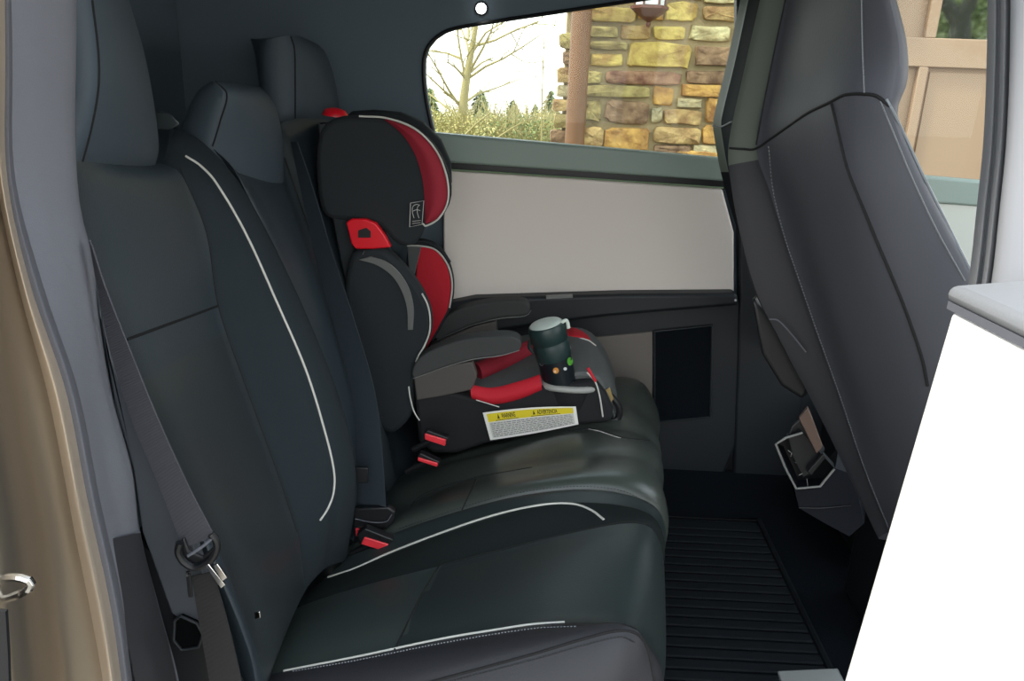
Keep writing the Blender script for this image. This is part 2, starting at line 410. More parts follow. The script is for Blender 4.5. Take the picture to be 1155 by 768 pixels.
# lower plastic panel laid over the textile cover, below the joint line
loft('lower_cover', [col([(116, 609), (138, 700), (152, 768), (162, 850)], 0.852), col([(134, 606), (158, 700), (178, 768), (188, 850)], 0.90), col([(157, 600), (178, 682), (198, 760), (212, 850)], 0.985)], [mat('lower_trim_grey', (50, 50, 54), 0.6)], t1, closed=False, nv=30)
tubeo('joint_line', col([(121, 608.5), (138, 605), (157, 600)], [0.865, 0.985]), 0.0016, RUB, t1, n=12)
loft('door_seal', [col(s3, 0.80), col([((a[0]+b[0])/2, (a[1]+b[1])/2) for a, b in zip(s3, s4)], 0.80), col(s4, 0.862)], [RUB], t1, closed=False, nv=60)
loft('steel_flange', [col(s2, 0.78), col([((a[0]+b[0])/2, (a[1]+b[1])/2) for a, b in zip(s2, s3)], 0.77), col(s3, 0.80)], [STEELL], t1, closed=False, nv=60)
b1 = [(-30, -60), (-30, 60), (-28, 190), (-6, 320), (20, 450), (48, 600), (62, 700), (72, 768), (78, 830)]
b2 = [(-55, -60), (-55, 60), (-55, 190), (-40, 320), (-22, 450), (0, 600), (12, 700), (18, 768), (22, 830)]
b3 = [(-120, -60), (-120, 60), (-120, 190), (-110, 320), (-100, 450), (-80, 600), (-70, 700), (-60, 768), (-55, 830)]
loft('body_jamb', [col(b3, 0.60), col(b2, 0.64), col(b1, 0.74), col(s2, 0.78)], [STEEL], t1, closed=False, nv=60)
prism('side_shield', col([(112, 325), (124, 400), (140, 440), (162, 485), (196, 560), (222, 625), (240, 680), (250, 730), (222, 712), (193, 692), (178, 650), (160, 600), (150, 530), (128, 450), (114, 370)], 0.992), (0, 0.02, 0), mat('blue_grey_plastic', (70, 74, 80), 0.5), t1, bevel=0.006)
prism('latch_recess', col([(197, 700), (204, 695), (222, 703), (229, 716), (224, 730), (205, 733), (196, 722)], 0.985), (0, 0.01, 0), mat('recess_black', (6, 7, 8), 0.9, spec=0.05), t1, bevel=0.002)
rc = col([(197, 700), (204, 695), (222, 703), (229, 716), (224, 730), (205, 733), (196, 722), (197, 700)], 0.983)
tubeo('recess_rim', rc, 0.0022, DRK, t1)
prism('lower_plate', col([(148, 600), (185, 640), (245, 720), (290, 800), (300, 870), (190, 870)], 1.005), (0, 0.006, 0), DRK2, t1)
# striker
st = [(-14, 661, .66), (8, 652, .63), (26, 652, .62), (35, 656, .62), (32, 664, .62), (20, 671, .625), (-14, 680, .66)]
sk = tubeo('striker', PL(st, 0.6), 0.0042, CHR, t1, n=40, label='chrome striker loop')
prism('jamb_shade_patch', col([(-60, 686), (6, 690), (9, 740), (12, 860), (-60, 860)], 0.60), (0, 0.004, 0), DRK2, t1)  # black sheet painting in the shade low on the steel jamb

# outer shell of the truck behind the rear pillar, so light reaches the cabin only through its openings
tag(box('wall_near', (-1.15, 0.93, 0.0), (-0.80, 0.99, 1.62), HEAD), kind='structure')
# near centre pillar (trim_2)
t2 = empty('trim_2', (0.62, 0.9, 0), kind='structure')
pl = [(1114, -60), (1113, 60), (1109, 160), (1101, 240), (1094, 305), (1085, 360), (1060, 480), (1035, 600), (1005, 768), (990, 860)]
def sh(pts, d, d2=None): return [(x+d+(0 if d2 is None else (d2-d)*i/(len(pts)-1)), y) for i, (x, y) in enumerate(pts)]
PILL = mat('dark_grey_seal', (132, 134, 138), 0.75, bump=0.2, bs=200)
loft('seal_strip', [col(pl, 0.96), col(sh(pl, 9), 0.93), col(sh(pl, 13), 0.94), col(sh(pl, 20), 0.92), col(sh(pl, 26), 0.93)], [PILL], t2, closed=False, nv=50)
loft('pillar_cover', [col(sh(pl, 26), 0.93), col(sh(pl, 34), 0.88), col(sh(pl, 120), 0.84)], [mat('pale_grey_pillar', (150, 152, 158), 0.8)], t2, closed=False, nv=50)

# near door, standing open (door_2)
d2 = empty('door_2', (0.42, 0.6, 0), kind='structure')
tl = P(1073, 350, Y=0.80); bl = P(951, 768, Y=0.80); bl2 = bl+(bl-tl)*0.35
zt = lambda y: tl[2]
pn = []
for yy in (0.80, 0.12):
    k = (0.80-yy)
    pn.append([tl+np.array([0.03*k, -k, 0.02*k]), bl2+np.array([0.03*k, -k, 0.0])])
a, b, c, d = pn[0][0], pn[1][0], pn[1][1], pn[0][1]
prism('insert_panel', [a, b, c, d], (0.05, 0, 0), DW, d2, bevel=0.006)
prism('cap_rail', [a+np.array([-.004, .012, .006]), b+np.array([-.004, 0, .006]), b+np.array([-.004, 0, .03]), a+np.array([-.004, .012, .024])], (0.12, 0, 0.015), CAPM, d2, bevel=0.009)
prism('cap_lip', [a+np.array([-.002, .006, .0]), b+np.array([-.002, 0, .0]), b+np.array([-.002, 0, .008]), a+np.array([-.002, .006, .008])], (0.1, 0, 0.0), RUB, d2)
box('outer_skin', (0.47, 0.1, 0.0), (0.50, 0.80, 1.0), STEEL, d2)

# ================================================================ REAR SEATS
def ring_back(c0, cn, off, n=12):
    return crs(c0, n)*0.5+crs(cn, n)*0.5+np.array(off)
rs = empty('rear_seat', (-0.1, 1.3, 0.0), 'nearest rear bench seat in black leather with white piping, beside the door opening', 'car seat')
B0 = PL([(84, 182), (87, 200), (103, 295), (143, 388), (200, 520), (255, 640), (290, 735), (300, 770)], 1.06)
B0s = PL([(62, 182), (66, 200), (84, 295), (124, 388), (185, 520), (240, 640), (280, 740), (290, 800)], 1.03)
B1 = PL([(182, 184), (204, 196), (232, 260), (246, 345), (275, 430), (308, 520), (335, 600), (345, 665)], 1.42)
B2 = PL([(190, 162), (213, 180), (243, 208), (275, 265), (310, 340), (345, 420), (370, 500), (377, 560), (368, 640)], 1.50)
B3 = PL([(192, 145), (218, 156), (238, 176), (268, 216), (312, 300), (352, 390), (385, 480), (396, 545), (388, 632)], 1.60)
BB = ring_back(B0, B3, (-0.15, 0, -0.02))
BBb = ring_back(B0, B3, (-0.13, 0.2, -0.02)); BBa = ring_back(B0, B3, (-0.13, -0.2, -0.02))
def regb(s, v):
    if s == 1: return 0 if v < 0.36 else 1
    return 2 if s in (2, 3) else 0
back = loft('backrest', [B0s, B0, B1, B2, B3, BBb, BBa], [LEA, LEA2, FAB], rs, nv=70, nu=8, region=regb, bulge={1: 0.012, 2: 0.006, 3: 0.012, 0: 0.004})
pipB = PL([(209, 176), (225, 186), (243, 205), (277, 263), (311, 338), (346, 420), (370, 500), (377, 535), (376, 556), (370, 573), (361, 587)], 1.487)
tubeo('piping', pipB, 0.0024, PIPE, back, n=90)
def on_surface_seam(name, pts, Y, r, m, parent, n=40): return tubeo(name, PL(pts, Y), r, m, parent, n=n, seg=6)
on_surface_seam('seam', [(143, 383), (170, 373), (200, 362), (246, 345)], [1.05, 1.405], 0.0022, SEAM, back)
tubeo('seam', PL([(203, 190), (232, 260), (246, 345), (275, 430), (308, 520), (335, 600)], 1.413), 0.0016, SEAM, back, n=50)
# headrest, near
hc = [PL([(56, -90), (66, 0), (80, 90), (86, 188)], 1.10), PL([(92, -95), (104, -5), (111, 60), (111, 100), (103, 145), (91, 189)], 1.12),
      PL([(122, -90), (144, 0), (163, 62), (175, 125), (179, 168), (174, 189)], 1.42),
      PL([(100, -95), (125, 0), (142, 62), (152, 125), (158, 168), (160, 189)], 1.46)]
hb = ring_back(hc[0], hc[2], (-0.10, 0.03, 0))
hc = [c+(CAM-c)*0.03 for c in hc]
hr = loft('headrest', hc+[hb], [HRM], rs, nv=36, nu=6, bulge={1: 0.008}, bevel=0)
tubeo('seam', PL([(104, 0), (111, 60), (111, 100), (103, 145), (92, 186)], 1.118), 0.0016, SEAM, hr, n=30)
# small hook/clip on the shoulder
prism('shoulder_flap', PL([(176, 126), (192, 127), (205, 140), (192, 147), (176, 146)], 1.48), (-0.02, 0.02, 0), LEA2, rs, bevel=0.004)
# cushion, near
def drop(c, z=0.06, fx=0.03):
    e = c[-1]; return np.vstack([c, e+np.array([fx, 0, -0.07]), np.array([e[0]+fx*0.6, e[1], (e[2]-0.07+z)/2]), np.array([e[0]-0.02, e[1], z])])
K0 = np.array([(-.42, .99, .14), (-.1, .99, .17), (.12, .99, .22), (.20, .99, .22), (.22, 1.0, .15), (.22, 1.0, .06)])
K1 = drop(PL([(280, 850), (330, 820), (490, 770), (600, 740), (660, 722), (700, 713), (720, 719), (729, 735)], 1.08))
K2 = drop(PL([(250, 775), (320, 757), (400, 742), (500, 722), (600, 705), (640, 702), (680, 704), (715, 712), (733, 730)], 1.17))
K3 = drop(PL([(300, 700), (360, 676), (430, 655), (497, 638), (560, 622), (650, 600), (710, 590), (735, 596)], 1.45))
K4 = drop(PL([(330, 668), (370, 652), (440, 625), (500, 602), (590, 574), (640, 567), (700, 570), (737, 583)], 1.55))
K5 = drop(PL([(350, 650), (395, 626), (450, 600), (560, 566), (640, 554), (700, 558), (737, 573)], 1.605))
KB = [np.array([(-.45, 1.55, .05), (-.1, 1.55, .05), (.22, 1.55, .05)]), np.array([(-.45, 1.0, .05), (-.1, 1.0, .05), (.22, 1.0, .05)])]
def frac(curve, p):
    c = crs(curve, 70); return int(np.argmin(np.linalg.norm(c-p, axis=1)))/69
va, vb = frac(K2, P(445, 733, Y=1.17)), frac(K3, P(497, 638, Y=1.45))
def regc(s, v, t):
    if s == 2: return 3 if v < va+(vb-va)*t else 1
    if s == 3: return 2
    return 1 if s == 4 else 0
cu = loft('cushion', [K0, K1, K2, K3, K4, K5]+KB, [LEAB, LEAC, mat('cushion_fabric', (36, 42, 42), 0.95, bump=0.6, bs=700, spec=0.1), mat('cushion_rear_panel', (60, 68, 66), 0.36, bump=0.2, bs=320, spec=0.5)], rs, nv=70, nu=8, region=regc, bulge={2: 0.008, 1: 0.006, 3: 0.004})
tubeo('piping', PL([(320, 756.5), (400, 741), (500, 720), (560, 710), (600, 704), (637, 701.5)], 1.163), 0.0021, PIPE, cu, n=60)
tubeo('piping', PL([(370, 651), (400, 641), (440, 623), (500, 600), (550, 583), (590, 573), (625, 568), (650, 569), (668, 576), (681, 586)], 1.545), 0.0026, PIPE, cu, n=60)
tubeo('seam', PL([(497, 636), (475, 672), (445, 733)], [1.445, 1.18]), 0.0018, SEAM, cu, n=20)
tubeo('seam', PL([(497, 637), (560, 621), (650, 599), (710, 588), (733, 592)], 1.443), 0.0014, SEAM, cu, n=40)
tubeo('seam', PL([(440, 782), (490, 768), (600, 738), (660, 720), (700, 711), (720, 716), (731, 735), (738, 768)], 1.073), 0.0022, SEAM, cu, n=50)
V, F = dashes(PL([(330, 757), (400, 745), (500, 725), (600, 709), (650, 706.5)], 1.155), 90, 0.003, 0.0013, on=cu); mesh('stitching', V, F, STI, cu, kind='stuff')
V, F = dashes(PL([(500, 770), (600, 744), (660, 727), (700, 718), (716, 724)], 1.066), 60, 0.004, 0.0015, on=cu); mesh('stitching', V, F, STD, cu, kind='stuff')
V, F = dashes(PL([(450, 596), (560, 561), (640, 549), (700, 553), (735, 570)], 1.60), 80, 0.004, 0.0011, on=cu); mesh('stitching', V, F, STD, cu, kind='stuff')
prism('chrome_clip', PL([(286, 690), (293, 690), (294, 697), (287, 699)], 1.045), (0, 0.004, 0), CHR, rs, bevel=0.001, label='tiny bright metal tag')

# middle + far seats
r2 = empty('rear_seat', (-0.1, 2.0, 0.0), 'wide rear bench seat in black leather carrying the red and black child booster', 'car seat')
M0 = PL([(235, 162), (262, 190), (300, 270), (345, 380), (378, 470), (395, 560), (398, 620)], 1.63)
M1 = PL([(262, 190), (283, 208), (316, 270), (356, 370), (390, 460), (405, 560), (406, 612)], 1.68)
M2 = PL([(314, 190), (325, 200), (345, 250), (375, 330), (400, 400), (420, 480), (436, 565), (438, 595)], 1.93)
M3 = PL([(318, 138), (330, 160), (356, 230), (386, 310), (412, 390), (432, 470), (448, 545), (452, 575)], 2.00)
M4 = PL([(390, 140), (400, 200), (420, 270), (445, 350), (470, 450), (482, 505)], 2.38)
back2 = loft('backrest', [M0, M1, M2, M3, M4, ring_back(M0, M4, (-0.15, 0.2, -0.02)), ring_back(M0, M4, (-0.13, -0.2, -0.02))], [LEA, LEA2], r2, nv=60, nu=8, region=lambda s, v: 1 if s in (2,) else 0, bulge={1: 0.01, 2: 0.01, 3: 0.012})
tubeo('seam', PL([(321, 178), (345, 248), (375, 328), (400, 398), (420, 478), (436, 560)], 1.925), 0.002, SEAM, back2, n=50)
hm = [PL([(238, 92), (222, 104), (208, 135), (198, 175), (192, 200)], 1.69), PL([(243, 92), (256, 106), (249, 135), (240, 165), (240, 208)], 1.66),
      PL([(293, 98), (305, 110), (314, 130), (319, 165), (320, 208)], 1.92), PL([(283, 97), (292, 112), (296, 140), (300, 170), (304, 208)], 1.98)]
hm = [c+(CAM-c)*0.02 for c in hm]
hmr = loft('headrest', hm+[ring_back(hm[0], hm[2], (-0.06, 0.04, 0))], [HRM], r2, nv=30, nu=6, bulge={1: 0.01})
tubeo('seam', PL([(243, 92), (256, 106), (249, 135), (240, 165)], 1.657), 0.0016, SEAM, hmr, n=30)
hf = [PL([(300, 44), (296, 60), (298, 110), (300, 170)], 2.08), PL([(328, 40), (332, 54), (333, 80), (333, 160)], 2.10),
      PL([(346, 45), (363, 54), (370, 66), (377, 88), (383, 125), (385, 160)], 2.36), PL([(342, 45), (352, 60), (360, 80), (368, 160)], 2.42)]
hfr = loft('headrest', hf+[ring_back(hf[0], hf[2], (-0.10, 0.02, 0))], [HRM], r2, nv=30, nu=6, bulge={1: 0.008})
tubeo('seam', PL([(328, 41), (332, 54), (333, 80), (333, 150)], 2.097), 0.0018, SEAM, hfr, n=30)
E0 = drop(PL([(350, 645), (400, 620), (450, 598), (560, 564), (640, 553), (700, 558), (735, 574)], 1.62))
E1 = drop(PL([(400, 605), (460, 570), (530, 541), (640, 520), (700, 512), (735, 524)], 1.78))
E2 = drop(PL([(420, 565), (480, 530), (560, 508), (640, 487), (700, 484), (735, 497)], 1.95))
E3 = drop(PL([(440, 540), (520, 505), (600, 482), (660, 468), (705, 458), (731, 475)], 2.10))
E4 = drop(PL([(470, 505), (560, 465), (640, 440), (690, 429), (714, 433), (724, 447)], 2.38))
KC = [np.array([(-.45, 2.38, .05), (-.1, 2.38, .05), (.22, 2.38, .05)]), np.array([(-.45, 1.65, .05), (-.1, 1.65, .05), (.22, 1.65, .05)])]
cu2 = loft('cushion', [E0, E1, E2, E3, E4]+KC, [LEAG], r2, nv=60, nu=8, bulge={0: 0.006, 1: 0.008, 2: 0.008, 3: 0.01})
tubeo('seam', PL([(537, 541), (528, 560), (515, 588)], [1.775, 1.65]), 0.0016, SEAM, cu2, n=12)
tubeo('seam', PL([(640, 486), (668, 484), (700, 493), (733, 497)], 1.945), 0.0018, SEAM, cu2, n=24)
tubeo('piping', PL([(664, 484), (675, 486), (690, 491), (700, 494)], 1.935), 0.0014, PIPE, cu2, n=12)
tubeo('seam', PL([(440, 600), (475, 560), (530, 540), (600, 527)], 1.775), 0.0014, SEAM, cu2, n=24)

# ---- seat belts
sb = empty('seat_belt', P(225, 640, Y=0.98), 'black webbing seat belt running down the near seat edge with chrome tongue', 'seat belt')
ribbon('webbing', PL([(100, 270), (107, 310), (124, 395), (150, 478), (178, 545), (206, 618)], .97), PL([(104, 280), (116, 318), (144, 390), (180, 478), (212, 548), (242, 606)], .955), 0.002, WEB, sb, label='wide upper webbing')
ribbon('webbing', PL([(216, 650), (224, 700), (236, 768), (245, 830)], .965), PL([(240, 645), (256, 700), (272, 768), (282, 830)], .96), 0.002, mat('dark_lap_webbing', (44, 42, 43), 0.8, bump=0.9, bs=160, weave=True), sb, label='lower lap webbing')
tg = tubeo('belt_guide', PL([(203, 612), (201, 622), (207, 633), (220, 640), (236, 633), (244, 620), (244, 610), (238, 602)], 0.955), 0.0055, DRK2, sb, n=40, label='black plastic loop')
tubeo('guide_bar', PL([(212, 627), (226, 618), (241, 606)], 0.952), 0.0022, RUB, sb, n=12)
prism('guide_body', PL([(202, 612), (207, 606), (213, 622), (228, 628), (243, 615), (244, 628), (234, 640), (214, 642), (203, 628)], 0.96), (0, 0.006, 0), DRK2, sb, bevel=0.003)
prism('tongue', PL([(230, 637), (235, 636), (254, 660), (249, 664)], 0.950), (0, 0.004, 0), CHR, sb, bevel=0.001, label='bright metal slot edge')
prism('tongue', PL([(240, 638), (245, 636), (256, 652), (250, 656)], 0.948), (0, 0.004, 0), CHR, sb, bevel=0.001, label='bright metal slot edge')
prism('stop_button', PL([(209, 645), (214, 645), (217, 674), (212, 674)], 0.955), (0, 0.004, 0), DRK2, sb, bevel=0.001)
V, F = lathe([(0.003, 0), (0.002, 0.003)], P(212, 648, Y=0.954), (0, -1, .05), 10); mesh('rivet', V, F, CHR, sb)
s2b = empty('seat_belt', P(418, 585, Y=1.72), 'blue-black seat belt webbing lying down the middle backrest left of the booster', 'seat belt')
ribbon('webbing', PL([(328, 160), (338, 210), (356, 290), (376, 370), (388, 440), (394, 500), (399, 575)], [1.93, 1.66]), PL([(335, 160), (352, 210), (376, 290), (402, 370), (422, 440), (430, 500), (435, 575)], [1.90, 1.62]), 0.002, WEBB, s2b)
prism('tongue', PL([(398, 574), (438, 572), (446, 578), (444, 590), (436, 597), (398, 594)], 1.62), (0, 0.018, 0), DRK2, s2b, bevel=0.004)
tubeo('tongue_edge', PL([(400, 585), (420, 589), (436, 588), (442, 580)], 1.617), 0.0012, RUB, s2b, n=16)
prism('keeper_loop', PL([(400, 527), (415, 528), (415, 545), (400, 545)], 1.60), (0, 0.01, 0), DRK2, s2b, bevel=0.002)
def buckle(px, Y, label, group=None):
    o = empty('seat_belt_buckle', P(*px['at'], Y=Y), label, 'buckle')
    prism('housing', PL(px['h'], Y), (0, 0.022, 0), DRK2, o, bevel=0.003)
    prism('release_button', PL(px['b'], Y-0.003), (0, 0.02, 0), REDB, o, bevel=0.0025, label='red release button')
    tubeo('stalk', np.array([P(*px['at'], Y=Y+0.012), P(px['at'][0]-25, px['at'][1]+12, Y=Y+0.02)]), 0.008, DRK2, o)
    return o
buckle(dict(at=(422, 612), h=[(402, 603), (412, 596), (444, 609), (440, 624), (408, 616)], b=[(411, 606), (441, 615), (438, 623.5), (407, 614)]), 1.58, 'lower and nearer of two red buckles beside the middle backrest foot')
buckle(dict(at=(415, 602), h=[(398, 592), (432, 598), (432, 606), (398, 604)], b=[(401, 596), (432, 602), (430, 608), (401, 605)]), 1.62, 'upper red buckle with the black belt tongue in it, left of the middle seat')
buckle(dict(at=(491, 495), h=[(478, 489), (482, 485), (506, 494), (505, 501)], b=[(479, 489), (503, 496), (502, 503.5), (479, 496)]), 1.83, 'bright red buckle against the black side of the booster, upper of the pair')
buckle(dict(at=(483, 520), h=[(470, 515), (474, 511), (496, 521), (495, 526)], b=[(471, 516), (494, 522.5), (493, 527), (471, 520)]), 1.80, 'darker red buckle lying below the bright one at the booster foot')

# ================================================================ BOOSTER
bo = empty('child_booster_seat', P(580, 500, Y=2.1), 'red and black high-backed child booster seat strapped on the far rear seat', 'child seat')
def rounded_plate(name, px, Y, th, m, bev=0.012, n=48, **kw): return prism(name, PL(px, Y), (0, th, 0), m, bo, bevel=bev, n=n, **kw)
head_px = [(360, 148), (378, 133), (405, 131), (440, 134), (470, 147), (493, 170), (506, 200), (507, 226), (497, 246), (480, 256), (474, 268), (462, 279), (445, 274), (425, 254), (395, 250), (366, 244), (356, 200)]
BSH = mat('booster_black_fabric', (32, 38, 42), 0.85, bump=0.3, bs=500)
nw = rounded_plate('head_wing', head_px, 1.99, 0.05, BSH, 0.014)
fw_ = [(x*0.96+26, y*0.98+2) for x, y in head_px[:13]]+[(395, 250)]
prism('head_wing', PL(head_px[:13]+[(420, 262), (380, 240)], 1.99)+np.array([-0.03, 0.30, 0]), (0, 0.05, 0), BSH, bo, bevel=0.014)
rin = [(433, 135), (452, 150), (467, 172), (476, 200), (479, 228), (479, 250)]
rout = [(437, 134), (468, 147), (491, 171), (503, 201), (504, 226), (494, 245), (481, 253)]
V = loft('wing_lining', [PL(rin, 1.986), PL([((a[0]+b[0])/2, (a[1]+b[1])/2) for a, b in zip(crs(np.array(rin, float), 8), crs(np.array(rout, float), 8))], 1.975), PL(rout, 1.986)], [REDD], nw, closed=False, nv=40, nu=5, label='red fabric band')
tubeo('piping', PL([(405, 131), (437, 133.5), (469, 146), (492, 170), (504, 200), (505, 227), (495, 246), (480, 255), (477, 252)], 1.983), 0.0024, PIPE, nw, n=60)
hl = [(463, 229), (478, 226.5), (476, 253), (462, 256)]
lb = prism('care_label', PL(hl, 1.984), (0, 0.003, 0), BSH, nw)
tubeo('label_border', PL(hl+hl[:1], 1.982), 0.0009, LBG, nw)
icon = []
for cxx in (467.5, 473):
    icon.append(tube(PL([(cxx, 231), (cxx-2.2, 234), (cxx-2.2, 240), (cxx-.5, 246)], 1.982), 0.0007, 5, 12))
icon.append(tube(PL([(466.5, 232), (470, 230.5), (473.5, 231.5)], 1.982), 0.0007, 5, 8))
icon.append(tube(PL([(466, 238), (470, 236.5), (474, 237.5)], 1.982), 0.0007, 5, 8))
for yy in (249, 251.5): icon.append(tube(PL([(465, yy+.6), (474.5, yy-.4)], 1.982), 0.0006, 4))
mesh('label_pictogram', *join(icon), LBG, nw)
hp_ = [PL([(372, 140), (385, 200), (400, 262)], 2.03), PL([(392, 140), (405, 200), (420, 265)], 2.16), PL([(402, 138), (415, 200), (430, 262)], 2.30)]
loft('head_pad', hp_+[ring_back(hp_[0], hp_[2], (-0.06, 0, 0))], [BSH], bo, nv=16)
V, F = lathe([(0.032, 0), (0.031, 0.008), (0.024, 0.016), (0.01, 0.02), (0.002, 0.021)], P(378, 131, Y=2.08), (0.1, 0, 1), 28); V = V*1
mesh('adjuster_knob', V, F, REDP, bo)
# back shell
bs_ = [PL([(358, 140), (372, 230), (392, 330), (420, 420), (445, 480)], 2.0), PL([(385, 140), (400, 230), (420, 330), (450, 410), (480, 440)], 2.03),
       PL([(412, 140), (430, 230), (450, 330), (475, 400), (495, 420)], 2.31), PL([(395, 140), (410, 230), (430, 330), (458, 400), (470, 440)], 2.36)]
loft('back_shell', bs_, [BSH], bo, nv=30)
rg = [(390, 251), (396, 247), (412, 247), (424, 252), (433, 264), (441, 279), (420, 281), (401, 281), (396, 275), (393, 262)]
gd = prism('belt_guide', PL(rg, 1.962), (0, 0.02, 0), REDP, bo, bevel=0.004, label='red plastic shoulder belt guide')
prism('guide_slot', PL([(404, 260), (413, 257), (418, 261), (418, 268), (404, 268)], 1.9595), (0, 0.005, 0), DRK2, gd)
tubeo('guide_glint', PL([(411, 283), (409, 287)], 1.955), 0.0012, CHR, gd)
tw = [(396, 288), (415, 281), (432, 281), (450, 296), (464, 312), (476, 330), (485, 352), (486, 374), (479, 394), (470, 410), (466, 440), (463, 470), (440, 490), (420, 470), (400, 420), (388, 340)]
tn = rounded_plate('torso_wing', tw, 1.965, 0.05, BSH, 0.014, n=60)
tubeo('piping', PL([(476, 331), (482, 343), (485, 358), (484, 376), (478, 391), (472, 401), (469, 408)], 1.960), 0.0022, PIPE, tn, n=30)
arc = [(405, 293), (425, 299), (442, 311), (453, 328), (459, 348), (460, 372)]
arc2 = [(418, 290), (436, 296), (450, 308), (461, 326), (466, 348), (465, 372)]
ribbon('plastic_arc', PL(arc, 1.957), PL(arc2, 1.952), 0.004, GPL, tn, label='glossy grey plastic arc')
ft = [(460, 278), (472, 272), (488, 276), (500, 287), (508, 305), (511, 325), (508, 348), (498, 368), (488, 386), (476, 402), (462, 400), (458, 340)]
tf = rounded_plate('torso_wing', ft, 2.32, 0.05, BSH, 0.012)
prism('wing_lining', PL([(474, 278), (488, 281), (499, 291), (506, 307), (508.5, 325), (505.5, 347), (496, 366), (486, 384), (478, 396), (470, 380), (468, 340), (470, 300)], 2.314), (0, 0.012, 0), RED, tf, n=40, bevel=0.004, label='red fabric inner face')
prism('wing_cheek', PL([(459, 277), (475, 279), (468, 308), (462, 318)], 2.31), (0, 0.01, 0), PAD, tf, bevel=0.003)
tubeo('piping', PL([(459, 277), (475, 277.5), (490, 281), (501, 292), (508, 307), (510, 325), (507, 347)], 2.312), 0.0026, PIPE, tf, n=40)
tubeo('top_edge', PL([(465, 273), (480, 273), (497, 282), (507, 296)], 2.318), 0.006, BSH, tf, n=20)
# armrests
def arm(px, Y, post, pm, label=None):
    a_ = prism('armrest', PL(px, Y), (0, 0.055, 0), ARM, bo, bevel=0.013, n=48)
    prism('armrest_post', PL(post, Y+0.012), (0, 0.03, 0), pm, a_, bevel=0.004)
    tubeo('armrest_seam', PL(px[-6:], Y-0.001), 0.0012, GPL, a_, n=24)
arm([(465, 417), (473, 404), (492, 393), (520, 384), (555, 379.5), (578, 380), (588, 386), (586, 395), (565, 401), (535, 405), (505, 413), (480, 422), (466, 427)], 1.94, [(466, 422), (505, 412), (533, 408), (538, 425), (532, 440), (500, 447), (470, 452)], GTP)
arm([(488, 378), (500, 360), (520, 348), (550, 341), (580, 338.5), (595, 342), (599, 350), (594, 356), (565, 359), (535, 366), (510, 376), (492, 384)], 2.35, [(495, 384), (535, 368), (560, 362), (562, 392), (500, 402)], GTP)
# base
base_px = [(466, 432), (500, 440), (535, 449), (575, 447), (610, 436), (640, 433), (672, 430), (684, 445), (692, 462), (690, 476), (655, 480), (600, 490), (548, 501), (515, 512), (488, 512), (472, 500)]
ba = prism('base', PL(base_px, 1.96), (0, 0.38, 0), mat('booster_base_black', (19, 22, 26), 0.8), bo, bevel=0.012)
tubeo('piping', PL([(461, 436), (463, 450), (467, 464), (473, 474)], 1.95), 0.002, PIPE, ba, n=16)
pd = [PL([(480, 445), (530, 448), (575, 440), (620, 430), (662, 424), (684, 446), (693, 470)], 1.985), PL([(490, 420), (560, 412), (615, 402), (655, 398), (680, 410), (694, 440), (698, 468)], 2.12),
      PL([(495, 405), (560, 392), (615, 382), (652, 378), (674, 390), (690, 420), (698, 455)], 2.26), PL([(498, 398), (560, 386), (620, 374), (652, 371), (670, 380), (688, 410), (698, 450)], 2.33)]
loft('seat_pad', pd+[PL([(510, 470), (600, 460), (690, 480)], 2.15)], [PAD], bo, nv=40, nu=6)
def fat(name, px, Y, r, m, **kw): return tubeo(name, PL(px, Y), r, m, bo, n=30, seg=14, **kw)
fat('side_bolster', [(538, 419, 2.06), (560, 410, 2.1), (590, 397, 2.16), (606, 390, 2.2)], 2.1, 0.026, REDD, label='deep red bolster behind the armrest')
loft('side_pad', [PL([(532, 434), (555, 437), (585, 430), (609, 422)], 1.965), PL([(531, 444), (555, 449), (585, 443), (611, 434)], 1.945), PL([(533, 450), (557, 456), (587, 450), (611, 440)], 1.958), PL([(540, 445), (560, 448), (587, 441), (609, 431)], 2.0)], [RED], bo, nv=24, nu=5, label='bright red padded edge')
tubeo('pad_edge', PL([(537, 451), (550, 455), (563, 459)], 1.945), 0.0014, PIPE, bo)
loft('front_bolster', [PL([(632, 372), (645, 370), (662, 374), (674, 385)], 2.34), PL([(634, 376), (648, 373), (662, 378), (672, 388)], 2.28), PL([(640, 383), (652, 381), (662, 384), (670, 390)], 2.24), PL([(640, 390), (655, 388), (668, 395)], 2.3)], [RED], bo, nv=20, nu=5, label='red bolster at the front corner')
tubeo('piping', PL([(641, 393), (645, 386), (654, 382), (664, 384), (672, 390)], 2.235), 0.0022, PIPE, bo, n=24)
tubeo('piping', PL([(662, 420), (671, 430), (676, 445), (680, 470)], 1.955), 0.0022, PIPE, bo, n=24)
tubeo('piping', PL([(663, 415), (668, 424), (672, 430)], 1.955), 0.004, RED, bo, n=12)
# cup holder
cc = P(641, 432, Y=2.0)
ring = crs(np.array([cc+np.array(v) for v in [(-.068, 0, 0.0), (-.055, -.034, 0), (0, -.048, 0), (.05, -.042, 0), (.072, -.02, 0.0), (.06, .03, 0.008), (0, .045, 0.006), (-.055, .034, 0.005)]]), 44, closed=True)
ch = tubeo('cup_holder', np.vstack([ring, ring[:1]]), 0.009, mat('cup_holder_grey', (158, 160, 156), 0.35), bo, seg=10, label='grey plastic cup holder rim')
V = np.vstack([ring, ring*0.85+cc*0.15+np.array([0, 0, -0.07])]); n = len(ring)
mesh('cup', V, [(i, (i+1) % n, (i+1) % n+n, i+n) for i in range(n)]+[[n+i for i in range(n)]], DRK2, ch)
tubeo('front_strap', PL([(680, 440), (690, 448), (698, 460), (697, 472), (685, 476)], 2.0), 0.009, DRK2, bo, n=24, label='black loop of webbing')
